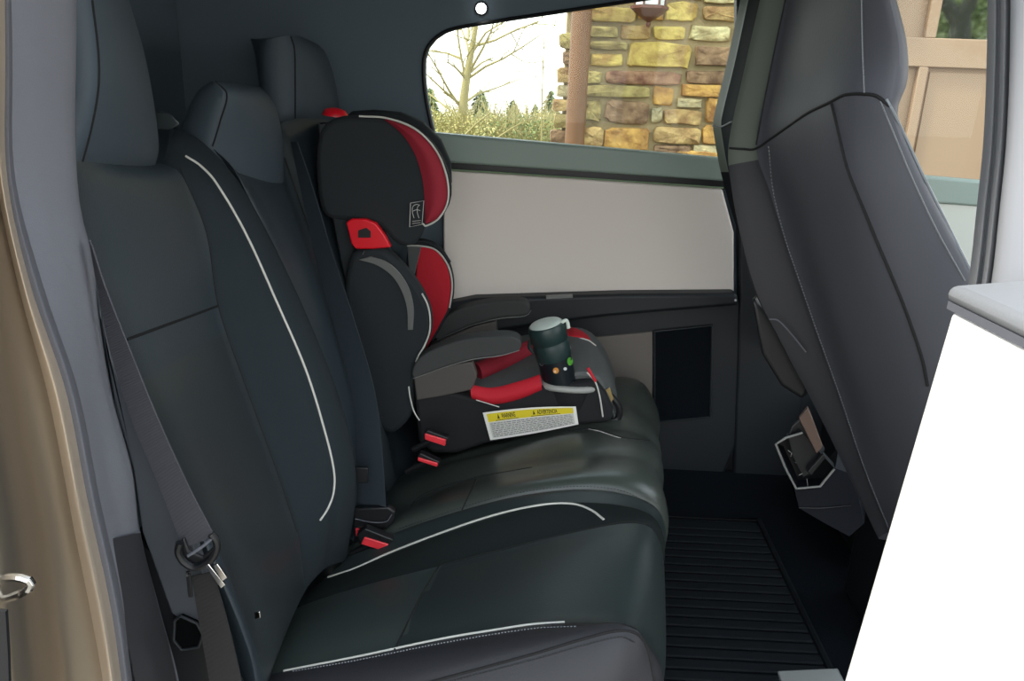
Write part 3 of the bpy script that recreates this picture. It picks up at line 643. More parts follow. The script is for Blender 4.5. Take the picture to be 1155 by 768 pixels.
prism('strap_ring', PL([(683, 440), (688, 437), (692, 450), (688, 456)], 1.99), (0, 0.004, 0), mat('brass_brown', (150, 128, 80), 0.4), bo, bevel=0.001)
# warning label
def lab(u, v, y=1.948):
    L0, L1 = np.array([544.5, 465.5]), np.array([553, 496.5]); R0, R1 = np.array([649.5, 458.5]), np.array([652.5, 478.5])
    t = L0*(1-u)+R0*u + np.array([0, -2.2*math.sin(math.pi*u)]); b = L1*(1-u)+R1*u+np.array([0, 2.0*math.sin(math.pi*u)*0.6])
    q = t*(1-v)+b*v; return P(q[0], q[1], Y=y)
def lgrid(name, u0, u1, v0, v1, y, m, parent, n=12):
    T = [lab(u0+(u1-u0)*i/n, v0, y) for i in range(n+1)]; B = [lab(u0+(u1-u0)*i/n, v1, y) for i in range(n+1)]
    V = T+B+[p+np.array([0, .0006, 0]) for p in T+B]; k = n+1
    F = []
    for i in range(n):
        F += [(i, i+1, k+i+1, k+i), (2*k+i, 3*k+i, 3*k+i+1, 2*k+i+1), (i, 2*k+i, 2*k+i+1, i+1), (k+i, k+i+1, 3*k+i+1, 3*k+i)]
    F += [(0, k, 3*k, 2*k), (n, 2*k+n, 3*k+n, k+n)]
    return mesh(name, V, F, m, parent, smooth=False)
wl = lgrid('warning_label', 0, 1, 0, 1, 1.946, LBL, bo); tag(wl, label='white and yellow safety label with fine print')
lgrid('yellow_band', 0.035, 0.965, 0.07, 0.36, 1.9452, YEL, wl)
lgrid('grey_field', 0.035, 0.965, 0.38, 0.93, 1.9452, LBG, wl)
fp = []
rr = random.Random(3)
for r_ in range(8):
    v = 0.42+r_*0.065; u = 0.05
    while u < 0.93:
        w_ = rr.uniform(0.015, 0.05)
        a_, b_ = lab(u, v, 1.9449), lab(min(u+w_, .95), v, 1.9449); c_, d_ = lab(min(u+w_, .95), v+0.026, 1.9449), lab(u, v+0.026, 1.9449)
        fp.append((np.array([a_, b_, c_, d_]), [(0, 1, 2, 3)])); u += w_+rr.uniform(0.006, 0.014)
mesh('fine_print', *join(fp), INKG, wl, smooth=False, kind='stuff')
for nm, txt, uc, sc in (('lettering', 'WARNING', 0.25, 0.0105), ('lettering', 'ADVERTENCIA', 0.67, 0.0105)):
    cv = bpy.data.curves.new('t', 'FONT'); cv.body = txt; cv.size = 1; cv.align_x = 'CENTER'; cv.offset = 0.02
    to = bpy.data.objects.new('t', cv); COL.objects.link(to)
    me = bpy.data.meshes.new_from_object(to.evaluated_get(bpy.context.evaluated_depsgraph_get()))
    V0 = np.array([v.co[:] for v in me.vertices]); F0 = [list(p.vertices) for p in me.polygons]
    bpy.data.objects.remove(to); w_ = np.ptp(V0[:, 0]); tgt = 0.15 if txt == 'WARNING' else 0.22
    V1 = [lab(uc+0.012+x/w_*tgt, 0.28-y/0.7*0.17, 1.9448) for x, y, z in V0]
    mesh(nm, V1, F0, INK, wl, smooth=False)
    tri = [lab(uc-tgt/2-0.035, 0.28, 1.9448), lab(uc-tgt/2-0.022, 0.10, 1.9448), lab(uc-tgt/2-0.009, 0.28, 1.9448)]
    mesh('warning_triangle', tri, [(0, 1, 2)], INK, wl, smooth=False)
    lgrid('underline', uc-tgt/2-0.06, uc+tgt/2+0.04, 0.325, 0.345, 1.9448, INK, wl)
for k in range(3):
    a_, b_ = lab(0.45+0.1*k, 0.40, 1.9447), lab(0.62+0.1*k, 0.9, 1.9447)
    mesh('crease_line', *tube([a_, b_], 0.0004, 4), INKG, wl)

# ================================================================ BOTTLE
c0 = P(635, 442, Y=2.0); c1 = P(615, 364, Y=1.99)
ax = (c1-c0); Lb = np.linalg.norm(ax); ax /= Lb
bt = empty('water_bottle', c0, 'dark green insulated bottle with pale cap and stickers standing in the booster cup holder', 'bottle')
rb = 0.047
bb_ = mesh('body', *lathe([(0.030, -0.045), (0.038, -0.042), (0.040, 0.0), (0.044, 0.045), (0.0455, Lb*0.52)], c0, ax), BOT, bt)
ld = mesh('lid', *lathe([(0.0465, Lb*0.52), (0.0475, Lb*0.54), (0.0478, Lb*0.72), (0.0462, Lb*0.74), (0.0462, Lb*0.755), (0.0485, Lb*0.77), (0.049, Lb*0.93), (0.046, Lb*0.975), (0.04, Lb*0.99)], c0, ax, 40), BLID, bt)
mesh('cap_top', *lathe([(0.043, Lb*0.985), (0.040, Lb*1.0), (0.030, Lb*1.012), (0.01, Lb*1.018)], c0, ax), BTOP, ld, label='pale green cap top')
sidev = np.cross(ax, [0, 1, 0]); sidev /= np.linalg.norm(sidev)
sidev = sidev*(1 if sidev[0] > 0 else -1)
q = c0+ax*Lb*0.97+sidev*0.04
mesh('latch', *tube(np.array([q+np.array([0, -.012, 0]), q+sidev*0.014+np.array([0, -.008, 0.002]), q+sidev*0.016-ax*0.02+np.array([0, -.01, 0])]), 0.005, 8, 10), BTOP, ld)
q = c0+ax*Lb*0.72-sidev*0.048
mesh('carry_loop', *tube(np.array([q+ax*0.02, q-sidev*0.008, q-ax*0.02]), 0.005, 8, 12), BLID, ld)
def sticker(px, py, r, c, n=14, el=1.0, rough=0.5):
    V = [(px+r*math.cos(2*math.pi*k/n), py+r*el*math.sin(2*math.pi*k/n)) for k in range(n)]+[(px, py)]
    pts = snap(np.array([P(x, y, Y=1.96) for x, y in V]), bb_); pts = pts+(CAM-pts)*0.0006
    k = len(pts)-1
    mesh('sticker', pts, [(i, (i+1) % k, k) for i in range(k)], mat('sticker_colour', c, rough), bt)
sticker(627, 418, 3.4, (214, 140, 60)); sticker(643, 407.5, 3.2, (90, 170, 60), el=1.5); sticker(642, 393, 2.0, (190, 170, 180), el=1.6)
sticker(611, 408, 2.8, (140, 150, 150), el=1.7); sticker(620, 406, 1.6, (225, 230, 225), el=2.6); sticker(637.5, 416, 2.0, (210, 215, 215), el=0.9)
sticker(626, 419, 1.5, (240, 210, 170)); sticker(630, 400, 1.5, (70, 100, 90))

# ================================================================ FRONT SEATS
fs = empty('front_seat', (0.5, 1.28, 0.0), 'large near front seat seen from behind, charcoal leather with stitched seams', 'car seat')
f0 = PL([(874, -70), (858, 0), (840, 80), (823, 160), (823, 195), (834, 262), (852, 330), (880, 385), (915, 450), (948, 515), (992, 608)], 1.50)
f1 = PL([(902, -70), (886, 0), (868, 85), (853, 165), (868, 215), (885, 270), (900, 314), (920, 372), (945, 442), (975, 530), (1003, 600)], 1.46)
f1b = PL([(935, -70), (925, 0), (918, 85), (908, 135), (912, 190), (930, 270), (948, 340), (970, 410), (992, 470), (1015, 540), (1030, 600)], 1.26)
f2 = PL([(968, -70), (970, 0), (972, 60), (960, 108), (962, 190), (982, 255), (1008, 330), (1030, 385), (1050, 450), (1065, 520), (1078, 600)], 1.12)
f3 = PL([(992, -70), (1004, 0), (1014, 50), (1012, 95), (1006, 125), (1034, 200), (1064, 260), (1092, 312), (1118, 380), (1135, 470), (1150, 600)], 1.07)
f4 = PL([(990, -70), (1010, 0), (1022, 50), (1023, 90), (1010, 130), (1037, 196), (1067, 256), (1095, 308), (1125, 370), (1145, 470), (1160, 600)], 1.12)
f5 = f4+np.array([0.01, 0.10, 0]); f6 = f0+np.array([0.11, 0.02, 0]); f6[:, 1] = 1.50
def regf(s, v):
    if s == 0: return 1 if v < 0.295 else 2  # upper side strip paled, the light falling on it put into the colour
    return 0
fb = loft('backrest', [f0, f1, f1b, f2, f3, f4, f5, f6], [LEAF, mat('front_seat_lit_side', (84, 90, 84), 0.5, bump=0.1), mat('front_seat_lower_side', (44, 45, 50), 0.6, bump=0.1)], fs, nv=80, nu=7, region=regf, bulge={0: 0.004})
def fseam(px, Y, r, m=SEAM, n=50, nm='seam'): tubeo(nm, PL(px, Y), r, m, fb, n=n, seg=6)
fseam([(886, 0), (868, 85), (853, 163)], 1.452, 0.0016)
fseam([(823, 167), (838, 168), (852, 168), (870, 156), (890, 142), (912, 127), (935, 116), (950, 108), (960, 106), (972, 106), (988, 108), (1004, 120)], [1.49, 1.06], 0.0022)
fseam([(938, 116), (945, 145), (956, 190), (975, 238), (990, 275), (1005, 310), (1022, 352), (1040, 405), (1046, 435)], [1.19, 1.10], 0.0026)
for px, Y, n_ in ([(972, 0), (973, 55), (975, 104)], 1.112, 30), ([(867, 165), (872, 215), (886, 270), (901, 314), (921, 372), (946, 442), (976, 530), (1002, 594)], 1.448, 130), ([(993, 114), (1010, 155), (1030, 203), (1058, 262), (1088, 316)], 1.066, 70):
    V, F = dashes(PL(px, Y), n_, 0.0035, 0.0011, on=fb); mesh('stitching', V, F, STI, fb, kind='stuff')
fseam([(1000, 112), (1018, 148), (1040, 196), (1068, 252), (1094, 304)], 1.064, 0.0022, mat('edge_piping_light', (110, 116, 122), 0.3), nm='edge_piping')
# seat shell lower side + handle line
prism('lower_cover', PL([(846, 335), (866, 350), (890, 385), (915, 440), (905, 452), (880, 436), (858, 400)], 1.53), (0.02, 0.04, 0), DRK2, fs, bevel=0.01)
tubeo('cover_edge', PL([(868, 360), (877, 361), (892, 376), (909, 397)], 1.47), 0.0015, RUB, fs, n=20)
loft('seat_base', [np.array([(0.86, 1.05, 0.32), (1.3, 1.05, 0.38)]), np.array([(0.86, 1.5, 0.32), (1.3, 1.5, 0.38)]), np.array([(0.86, 1.5, 0.12), (1.3, 1.5, 0.12)]), np.array([(0.86, 1.05, 0.12), (1.3, 1.05, 0.12)])], [DRK2], fs, nv=8, nu=4, lin=True, bevel=0.02)
box('seat_rail', (0.80, 1.12, 0.0), (1.3, 1.17, 0.12), DRK2, fs, bevel=0.004)
box('seat_rail', (0.80, 1.40, 0.0), (1.3, 1.45, 0.12), DRK2, fs, bevel=0.004)

f2o = empty('front_seat', (0.5, 2.1, 0.0), 'far front seat, a dark edge showing left of the near front seat', 'car seat')
gp = [(850, -70), (835, 0), (820, 70), (804, 138), (805, 150), (812, 190), (824, 235), (834, 266), (846, 298), (862, 352), (872, 400)]
g0 = PL(gp, 2.34); g1 = PL([(x+9, y) for x, y in gp], 2.30); g2 = PL([(x+50, y+4) for x, y in gp], 1.92)
g3 = g2+np.array([.12, 0.02, 0]); g4 = g0+np.array([.14, -0.02, 0])
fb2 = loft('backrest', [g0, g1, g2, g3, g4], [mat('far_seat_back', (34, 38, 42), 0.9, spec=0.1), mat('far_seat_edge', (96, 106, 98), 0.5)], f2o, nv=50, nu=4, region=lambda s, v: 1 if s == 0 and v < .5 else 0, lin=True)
tubeo('seam', PL([(804, 142), (813, 143), (826, 137)], [2.33, 2.25]), 0.0025, PILL, fb2, n=12)
box('seat_base', (0.92, 1.92, 0.0), (1.4, 2.36, 0.36), DRK2, f2o, bevel=0.03)

prism('rail_cover', PL([(884, 776), (955, 773), (962, 810), (890, 810)], 1.3), (0, 0.05, 0), GPL, fs, bevel=0.004)
# ---- centre console with tray
co = empty('centre_console', (0.6, 1.66, 0), 'dark centre console with an open hexagonal tray behind the front seats', 'console')
hexo = [(874, 501), (886, 494), (905, 488), (941, 528), (925, 549), (897, 552)]
hx = PL(hexo, 1.62)
prism('housing', PL([(880, 512), (898, 552), (926, 549), (942, 528), (962, 535), (975, 590), (958, 605), (930, 590), (901, 573), (893, 540)], 1.625), (0.05, 0.12, 0), mat('console_grey', (18, 21, 28), 0.7, spec=0.2), co, bevel=0.006)
mesh('tray_floor', [p+np.array([0.025, 0.05, -0.02]) for p in hx], [list(range(6))], DRK2, co)
ncy = 6; dn = [p+np.array([0.025, 0.05, -0.02]) for p in hx]
mesh('tray_wall', list(hx)+dn, [(i, (i+1) % 6, (i+1) % 6+6, i+6) for i in range(6)], DRK2, co)
V, F = tube(np.vstack([PL([(905, 488), (886, 494), (875, 501), (886, 528), (898, 551), (925, 548.5), (941, 529)], 1.618)]), 0.0028, 8)
mesh('tray_rim', V, F, GPL, co, label='thin pale rim')
for px in ([(889, 508), (893, 511), (892, 515)], [(896, 521), (898, 522)], [(901, 536), (905, 534)], [(910, 540), (911, 548)]):
    tubeo('tray_clip', PL(px, 1.63), 0.0009, GPL, co)
tubeo('joint_line', PL([(901, 572.5), (925, 573), (960, 570)], 1.622), 0.0016, DRK2, co, n=16)
box('console_body', (0.84, 1.60, 0.0), (1.6, 1.82, 0.42), DRK2, co, bevel=0.02)
bk = empty('seat_belt_buckle', P(912, 500, Y=1.62), 'brown-grey buckle head standing in the open console tray', 'buckle')
prism('housing', PL([(888, 492), (893, 480), (903, 472), (926, 512), (915, 535), (905, 540), (893, 515)], 1.63), (0.02, 0.03, 0), DRK2, bk, bevel=0.004)
prism('release_button', PL([(901, 472), (911, 460), (915, 469), (928, 504), (921, 512)], 1.617), (0.004, 0.015, 0), mat('brown_grey_button', (96, 78, 70), 0.4), bk, bevel=0.002, label='brown-grey face plate')
prism('buckle_stalk', PL([(911, 532), (929, 512), (932, 516), (915, 537)], 1.612), (0, 0.01, 0), DRK2, bk, bevel=0.002)

# ---- floor mat with ribs
fm = empty('floor_mat', (0.5, 1.65, 0.001), 'black ribbed rubber floor mat in the rear footwell', 'mat')
box('mat_base', (0.20, 1.08, 0.0005), (0.70, 2.12, 0.012), MATR, fm, bevel=0.004)
Vr, Fr = boxvf((-0.24, -0.0145, 0), (0.24, 0.0145, 0.008)); rib0 = None
for k in range(27):
    y = 1.12+k*0.0365
    if rib0 is None:
        me = bpy.data.meshes.new('rib'); me.from_pydata([tuple(v) for v in Vr], [], Fr); me.materials.append(MATR); rib0 = bpy.data.objects.new('rib', me); o = rib0
        b = o.modifiers.new('bevel', 'BEVEL'); b.width = 0.003; b.segments = 2
    else: o = rib0.copy()
    COL.objects.link(o); o.parent = fm; o.location = (-0.05, y-1.65, 0.0105)
fr_ = np.array([(0.20, 1.08, .014), (0.70, 1.08, .014), (.70, 2.12, .014), (.20, 2.12, .014), (.20, 1.08, .014)])
tubeo('raised_rim', fr_, 0.010, MATR, fm)

# ================================================================ OUTSIDE
GZ = -0.75
gnd = box('ground', (-40, -30, GZ-0.1), (40, 11, GZ), GROUND); tag(gnd, kind='structure')
YS = 5.8
def zp(x, y): return (630+x/4.267, y/4.267)
STC = {'y': mat('stone_yellow', (206, 182, 100), 0.9, rgb2=(150, 120, 66), vs_=9, bump=1.0, bs=22, bd=0.02), 'o': mat('stone_olive', (172, 156, 98), 0.9, rgb2=(122, 104, 64), vs_=10, bump=1.0, bs=22, bd=0.02),
       't': mat('stone_tan', (186, 158, 104), 0.9, rgb2=(130, 98, 62), vs_=10, bump=1.0, bs=22, bd=0.02), 'b': mat('stone_brown', (100, 74, 54), 0.9, rgb2=(154, 124, 92), vs_=10, bump=1.0, bs=22, bd=0.02),
       'r': mat('stone_red_brown', (112, 74, 56), 0.9, rgb2=(160, 124, 94), vs_=12, bump=1.0, bs=22, bd=0.02), 'p': mat('stone_pale', (204, 192, 144), 0.9, rgb2=(150, 130, 88), vs_=9, bump=1.0, bs=22, bd=0.02),
       'g': mat('stone_grey', (146, 136, 106), 0.9, rgb2=(184, 166, 124), vs_=10, bump=1.0, bs=22, bd=0.02), 'q': mat('stone_gold', (204, 160, 86), 0.9, rgb2=(142, 100, 56), vs_=10, bump=1.0, bs=22, bd=0.02)}
pL = P(638, 60, Y=YS); XR = P(1000, 60, Y=YS)[0]
ws = box('wall_outside', (pL[0], YS, GZ), (XR, YS+0.3, 3.6), MORT, kind='structure')
def stone(x0, x1, z0, z1, c, dep=None):
    w_, h_ = x1-x0, z1-z0; n = 14; rr_ = random.uniform
    pts = []; j = min(w_, h_)*0.07; e = rr_(0.2, 0.36); tl_ = rr_(-.04, .04)
    for k in range(n):
        a_ = 2*math.pi*(k+0.5)/n; cx, sy = math.cos(a_), math.sin(a_)
        px_ = math.copysign(abs(cx)**e, cx); pz_ = math.copysign(abs(sy)**e, sy)
        pts.append((x0+w_/2+px_*w_/2+rr_(-j, j), z0+h_/2+pz_*h_/2+rr_(-j, j)+px_*tl_*h_))
    c_ = np.array([x0+w_/2, z0+h_/2]); pr = dep or rr_(0.025, 0.05); V = []; m_ = min(w_, h_)
    for ins, y, jj in ((0, 0.01, 0), (0.015, -pr*0.7, .003), (0.06, -pr, .004), (0.26, -pr-0.004, .006)):
        for p in pts:
            dx, dz = p[0]-c_[0], p[1]-c_[1]
            V.append((c_[0]+dx*(1-ins*m_/w_*2 if ins > .1 else 1-ins*m_/w_*1.6), YS+y+rr_(-jj, jj), c_[1]+dz*(1-ins*m_/h_*2 if ins > .1 else 1-ins*m_/h_*1.6)))
    V.append((c_[0]+rr_(-.15, .15)*w_, YS-pr-rr_(0, .006), c_[1]))
    F = [(r*n+i, r*n+(i+1) % n, (r+1)*n+(i+1) % n, (r+1)*n+i) for r in range(3) for i in range(n)]+[(3*n+i, 3*n+(i+1) % n, 4*n) for i in range(n)]
    mesh('stone', V, F, STC[c], ws, smooth=True, ang=50)
SL = """150 35 372 105 y;515 12 660 105 y;378 -10 508 100 q;690 32 862 102 t;152 125 283 180 o;295 120 440 188 t;457 125 610 192 y;632 125 825 200 p;150 200 330 240 o;150 255 308 320 y;330 207 635 330 y;658 220 830 322 b;130 340 207 402 o;222 342 592 405 r;612 340 830 402 b;128 412 435 468 o;455 415 548 512 q;590 405 790 465 q;120 478 205 582 o;222 482 432 592 b;445 518 497 588 g;568 472 688 520 g;503 527 685 600 t;705 472 850 585 q;112 612 213 710 t;222 615 440 725 q;458 612 685 690 t;692 600 850 690 q;455 698 630 745 b;640 700 850 760 g;150 -60 250 22 t;262 -70 500 -18 o;515 -70 700 0 y;700 -60 870 20 p;842 120 960 205 t;845 215 960 325 o;845 340 960 400 q;805 412 960 465 t;865 480 960 585 o;870 600 960 690 t;870 705 960 760 b"""
for s_ in SL.split(';'):
    a_ = s_.split(); x0, y0, x1, y1 = map(float, a_[:4])
    A = P(*zp(x0, (y0+y1)/2), Y=YS); B = P(*zp(x1, (y0+y1)/2), Y=YS); T = P(*zp((x0+x1)/2, y0), Y=YS); D = P(*zp((x0+x1)/2, y1), Y=YS)
    stone(A[0], B[0], D[2], T[2], a_[4])
xl_ = pL[0]
for (y0, y1, c, dx) in ((60, 140, 'b', .02), (155, 235, 'o', -.05), (250, 310, 'b', -.02), (325, 400, 't', -.05), (410, 465, 'g', -.05), (475, 535, 't', -.07), (545, 615, 'o', -.06), (625, 690, 'b', -.08), (-30, 50, 't', -.02)):
    T = P(*zp(30, y0), Y=YS); D = P(*zp(30, y1), Y=YS); stone(xl_+dx, xl_+0.12, D[2], T[2], c, 0.05)
# courses above and below the part seen through the window
ztop = P(*zp(400, -75), Y=YS)[2]; zbot = P(*zp(400, 765), Y=YS)[2]
for (za, zb) in ((ztop+0.02, 3.5), (GZ, zbot-0.02)):
    z = za; rs_ = random.Random(5)
    while z < zb-0.1:
        h_ = rs_.uniform(0.12, 0.22); x = xl_
        while x < XR-0.1:
            w_ = min(rs_.uniform(0.22, 0.55), XR-x)
            if w_ > 0.1: stone(x+0.012, x+w_-0.012, z, z+h_-0.025, rs_.choice('yotbrpgq'))
            x += w_
        z += h_
# downspout
dsx = P(648, 160, Y=5.62)
ds = empty('downspout', (dsx[0], 5.62, GZ), 'reddish brown round downspout fixed to the left end of the stone wall', 'pipe')
xd = P(652, 90, Y=5.62)[0]
mesh('pipe', *tube([(xd, 5.62, GZ), (xd, 5.62, 3.4)], 0.066, 28), COP, ds)
for zz in (1.02, 2.4): mesh('bracket', *tube([(xd, 5.62, zz), (xd, 5.62, zz+0.015)], 0.069, 28), COP, ds)
# lantern
lx = P(731, 30, Y=5.52)
ln = empty('wall_lantern', lx, 'copper-brown wall lantern with pale glass hanging on the stone wall', 'lantern')
S = 5.52/906*1.0
def lz(y): return lx[2]+(31-y)*S*1.04
hexc = [lx[0], 5.52, 0]
def hexl(prof): return lathe([(r*S, lz(y)) for y, r in prof], hexc, (0, 0.0001, 1), 6)
V, F = hexl([(31.5, 1.5), (29, 2.6), (27, 1.8), (25.5, 4)]); mesh('finial', V, F, LANT, ln)
V, F = hexl([(25.5, 4), (20, 13), (16, 18), (14.5, 20), (12, 20), (11.5, 17)]); mesh('base_cone', V, F, LANT, ln)
V, F = hexl([(11, 15), (-28, 17)]); mesh('glass_shade', V, F, mat('lantern_glass', (220, 225, 222), 0.2), ln)
for k in range(6):
    a_ = 2*math.pi*k/6; ax_ = np.cross([0, 0.0001, 1], [0, 1.0, 0]); 
    vx = V[k]; vt = V[6+k]; c_ = np.array([lx[0], 5.52, 0]); e1 = vx+(vx-[lx[0], 5.52, vx[2]])*0.04; e2 = vt+(vt-[lx[0], 5.52, vt[2]])*0.04
    mesh('glazing_bar', *tube([e1, e2], 0.008, 6), LANT, ln)
for yy in (2,): mesh('glazing_bar', *hexl([(yy, 17), (yy-1.4, 17.2)]), LANT, ln)
mesh('roof', *hexl([(-28, 21), (-31, 22), (-48, 5), (-52, 3)]), LANT, ln)
mesh('bracket', *tube([(lx[0], 5.52, lz(-50)), (lx[0], 5.6, lz(-60)), (lx[0], YS, lz(-58))], 0.015, 8, 10), LANT, ln)

# garage door
YG = 5.85
gd_ = empty('door_4', (4, YG, GZ), kind='structure')
zr = P(1060, 43, Y=YG)[2]; zr2 = P(1060, 76, Y=YG)[2]; xm0 = P(1044, 43, Y=YG)[0]; xm1 = P(1054, 43, Y=YG)[0]
xs0 = P(1036.5, 80, Y=YG)[0]; xs1 = P(1047, 80, Y=YG)[0]
xa = XR; xb = XR+3.2; zt_ = zr+0.62
box('backing', (xa, YG+0.05, GZ), (xb, YG+0.09, zt_+0.3), GAR, gd_)
box('rail', (xa, YG, zr2), (xb, YG+0.05, zr), GAR, gd_, bevel=0.006)
box('rail', (xa, YG, zt_), (xb, YG+0.05, zt_+0.3), GAR, gd_, bevel=0.006)
box('rail', (xa, YG, GZ+0.95), (xb, YG+0.05, GZ+1.12), GAR, gd_, bevel=0.006)
box('rail', (xa, YG, GZ), (xb, YG+0.05, GZ+0.18), GAR, gd_, bevel=0.006)
pw = 0.62
for k in range(-1, 5):
    x0 = xs0+k*pw
    if x0 < xa-0.01 or x0 > xb-0.05: continue
    w_ = xs1-xs0
    box('stile', (x0, YG, GZ+0.18), (x0+w_, YG+0.05, GZ+0.95), GAR, gd_, bevel=0.006)
    box('stile', (x0, YG, GZ+1.12), (x0+w_, YG+0.05, zr2), GAR, gd_, bevel=0.006)
    box('mullion', (x0+.0, YG, zr), (x0+w_+0.01, YG+0.05, zt_), GAR, gd_, bevel=0.006)
    box('panel', (x0+w_+0.03, YG+0.035, GZ+1.15), (x0+pw-0.03, YG+0.055, zr2-0.03), GAR, gd_, bevel=0.004)
    box('panel', (x0+w_+0.03, YG+0.035, GZ+.21), (x0+pw-0.03, YG+0.055, GZ+.92), GAR, gd_, bevel=0.004)
    box('glass_pane', (x0+w_, YG+0.03, zr), (x0+pw, YG+0.036, zt_), PANE, gd_)
tag(box('wall_garage', (xa, YG+0.02, zt_+0.3), (xb+2, YG+0.3, 3.6), MORT), kind='structure')

# trees and shrubs
def twigs(pts, r0_, depth, parts, rng, spread=0.5):
    pts = np.asarray(pts, float); parts.append(tube(pts, (r0_, r0_*0.35), 5))
    if depth == 0: return
    L_ = np.linalg.norm(pts[-1]-pts[0])
    for k in range(rng.randint(3, 5)):
        t = rng.uniform(0.25, 1.0); i = min(int(t*(len(pts)-1)), len(pts)-2); p = pts[i]+(pts[i+1]-pts[i])*rng.random()
        d_ = pts[i+1]-pts[i]; d_ /= np.linalg.norm(d_)+1e-9
        q_ = d_+np.array([rng.gauss(0, spread), rng.gauss(0, spread), rng.gauss(0.15, spread)]); q_ /= np.linalg.norm(q_)
        l_ = L_*rng.uniform(0.25, 0.45); mid = p+q_*l_*0.5+np.array([rng.gauss(0, .04), 0, rng.gauss(0, .04)])*l_
        twigs([p, mid, p+q_*l_+np.array([0, 0, rng.gauss(0.05, .1)])*l_], r0_*0.45, depth-1, parts, rng, spread)
def zq(x, y): return (475+x/4.8, 10+y/4.8)
rng = random.Random(11)
bt_ = empty('bare_tree', P(520, 200, Y=12)*np.array([1, 1, 0])+np.array([0, 0, -1.2]), 'leafless spreading tree behind the far rear window, left of the stone wall', 'tree')
def zy(L, Y, dy=0): return np.array([P(*zq(x, y), Y=Y+dy*i/(len(L)-1)) for i, (x, y) in enumerate(L)])
tk = zy([(212, 900), (215, 680), (230, 500), (247, 370), (265, 270), (285, 160), (302, 40), (312, -80)], 12)
V, F = tube(tk, (0.10, 0.022), 10, 24); mesh('trunk', V, F, BARK, bt_)
BR = [[(240, 380), (215, 250), (198, 140), (190, 40)], [(262, 260), (250, 190), (215, 100), (200, 20)], [(262, 340), (330, 220), (380, 120), (405, 20)], [(258, 375), (350, 312), (440, 272), (540, 212), (640, 145)],
      [(275, 240), (350, 130), (480, 50)], [(270, 340), (330, 290), (390, 265)], [(240, 375), (190, 320), (145, 288)], [(205, 520), (150, 440), (90, 330), (20, 210)], [(205, 510), (110, 430), (10, 335)],
      [(235, 510), (300, 462), (400, 430), (540, 378)], [(215, 270), (140, 240), (30, 225)], [(295, 200), (400, 170), (520, 110), (640, 70)], [(255, 170), (255, 90), (262, 0)], [(230, 600), (120, 520), (30, 450)]]
parts = []
for L in BR: twigs(zy(L, 12, rng.uniform(-1, 1)), 0.022, 2, parts, rng, 0.42)
mesh('branch', *join(parts), BARK, bt_, kind='stuff')
b2_ = empty('young_tree', P(612, 200, Y=10)*np.array([1, 1, 0])+np.array([0, 0, -1.2]), 'slender leafless sapling close to the left end of the stone wall', 'tree')
V, F = tube(zy([(640, 1300), (652, 720), (655, 500), (660, 300), (666, 150)], 10), (0.022, 0.006), 6, 20); mesh('trunk', V, F, BARK, b2_)
parts = []
for L in [[(655, 520), (690, 470), (730, 430)], [(656, 450), (630, 400), (615, 350)], [(660, 330), (690, 250), (720, 170)], [(660, 300), (640, 240), (600, 190)], [(662, 220), (700, 150), (730, 60)], [(652, 640), (610, 600), (590, 540)]]:
    twigs(zy(L, 10), 0.006, 2, parts, rng, 0.5)
mesh('branch', *join(parts), BARK, b2_, kind='stuff')
def leafcloud(n, R, rng, s, shell=0.5):
    V = []; F = []
    for k in range(n):
        while True:
            p = np.array([rng.uniform(-1, 1) for _ in range(3)])
            if shell < np.linalg.norm(p) < 1: break
        p = p*R; a_ = np.array([rng.gauss(0, 1) for _ in range(3)]); a_ /= np.linalg.norm(a_); b_ = np.cross(a_, [rng.gauss(0, 1) for _ in range(3)]); b_ /= np.linalg.norm(b_)
        o_ = len(V); V += [p-a_*s, p+b_*s*0.5, p+a_*s, p-b_*s*0.5]; F.append((o_, o_+1, o_+2, o_+3))
    return np.array(V), F
# evergreens
def evergreen(x, ytop, Y, hgt, wid, label):
    wid = wid*2.0
    top = P(x, ytop, Y=Y); base = top-np.array([0, 0, hgt]); e = empty('evergreen_tree', base, label, 'tree')
    V = []; F = []; n = 5000
    for k in range(n):
        t = rng.random()**0.7; a_ = rng.uniform(0, 2*math.pi); ly = (t*9) % 1; r_ = wid*t*(0.55+0.45*ly)*rng.uniform(0.5, 1)
        p = top+np.array([math.cos(a_)*r_, math.sin(a_)*r_, -t*hgt]); d_ = np.array([math.cos(a_), math.sin(a_), -0.35])*wid*0.09
        o_ = len(V); w_ = np.array([-math.sin(a_), math.cos(a_), 0.3])*wid*0.025
        V += [p-w_, p+w_, p+d_]; F.append((o_, o_+1, o_+2))
    mesh('foliage', V, F, LEAVES[2], e, smooth=False, kind='stuff')
    mesh('trunk', *tube([base, top], (wid*0.06, 0.01), 6), BARKD, e)
for (x, y, Y, h_, w_, l_) in ((542, 101, 22, 3.5, 0.9, 'pointed evergreen just right of the bare tree trunk, tallest of the conifers'), (579, 113, 24, 3.2, 0.75, 'small dark conifer midway between the bare tree and the stone wall'),
                              (604, 117, 24, 2.8, 0.55, 'narrow low conifer next to the slender sapling'), (485, 98, 20, 3.0, 0.7, 'conifer at the left edge of the far rear window'), (622, 102, 26, 3.4, 0.8, 'pale conifer hard against the left edge of the stone wall')):
    evergreen(x, y, Y, h_, w_, l_)
hill = []
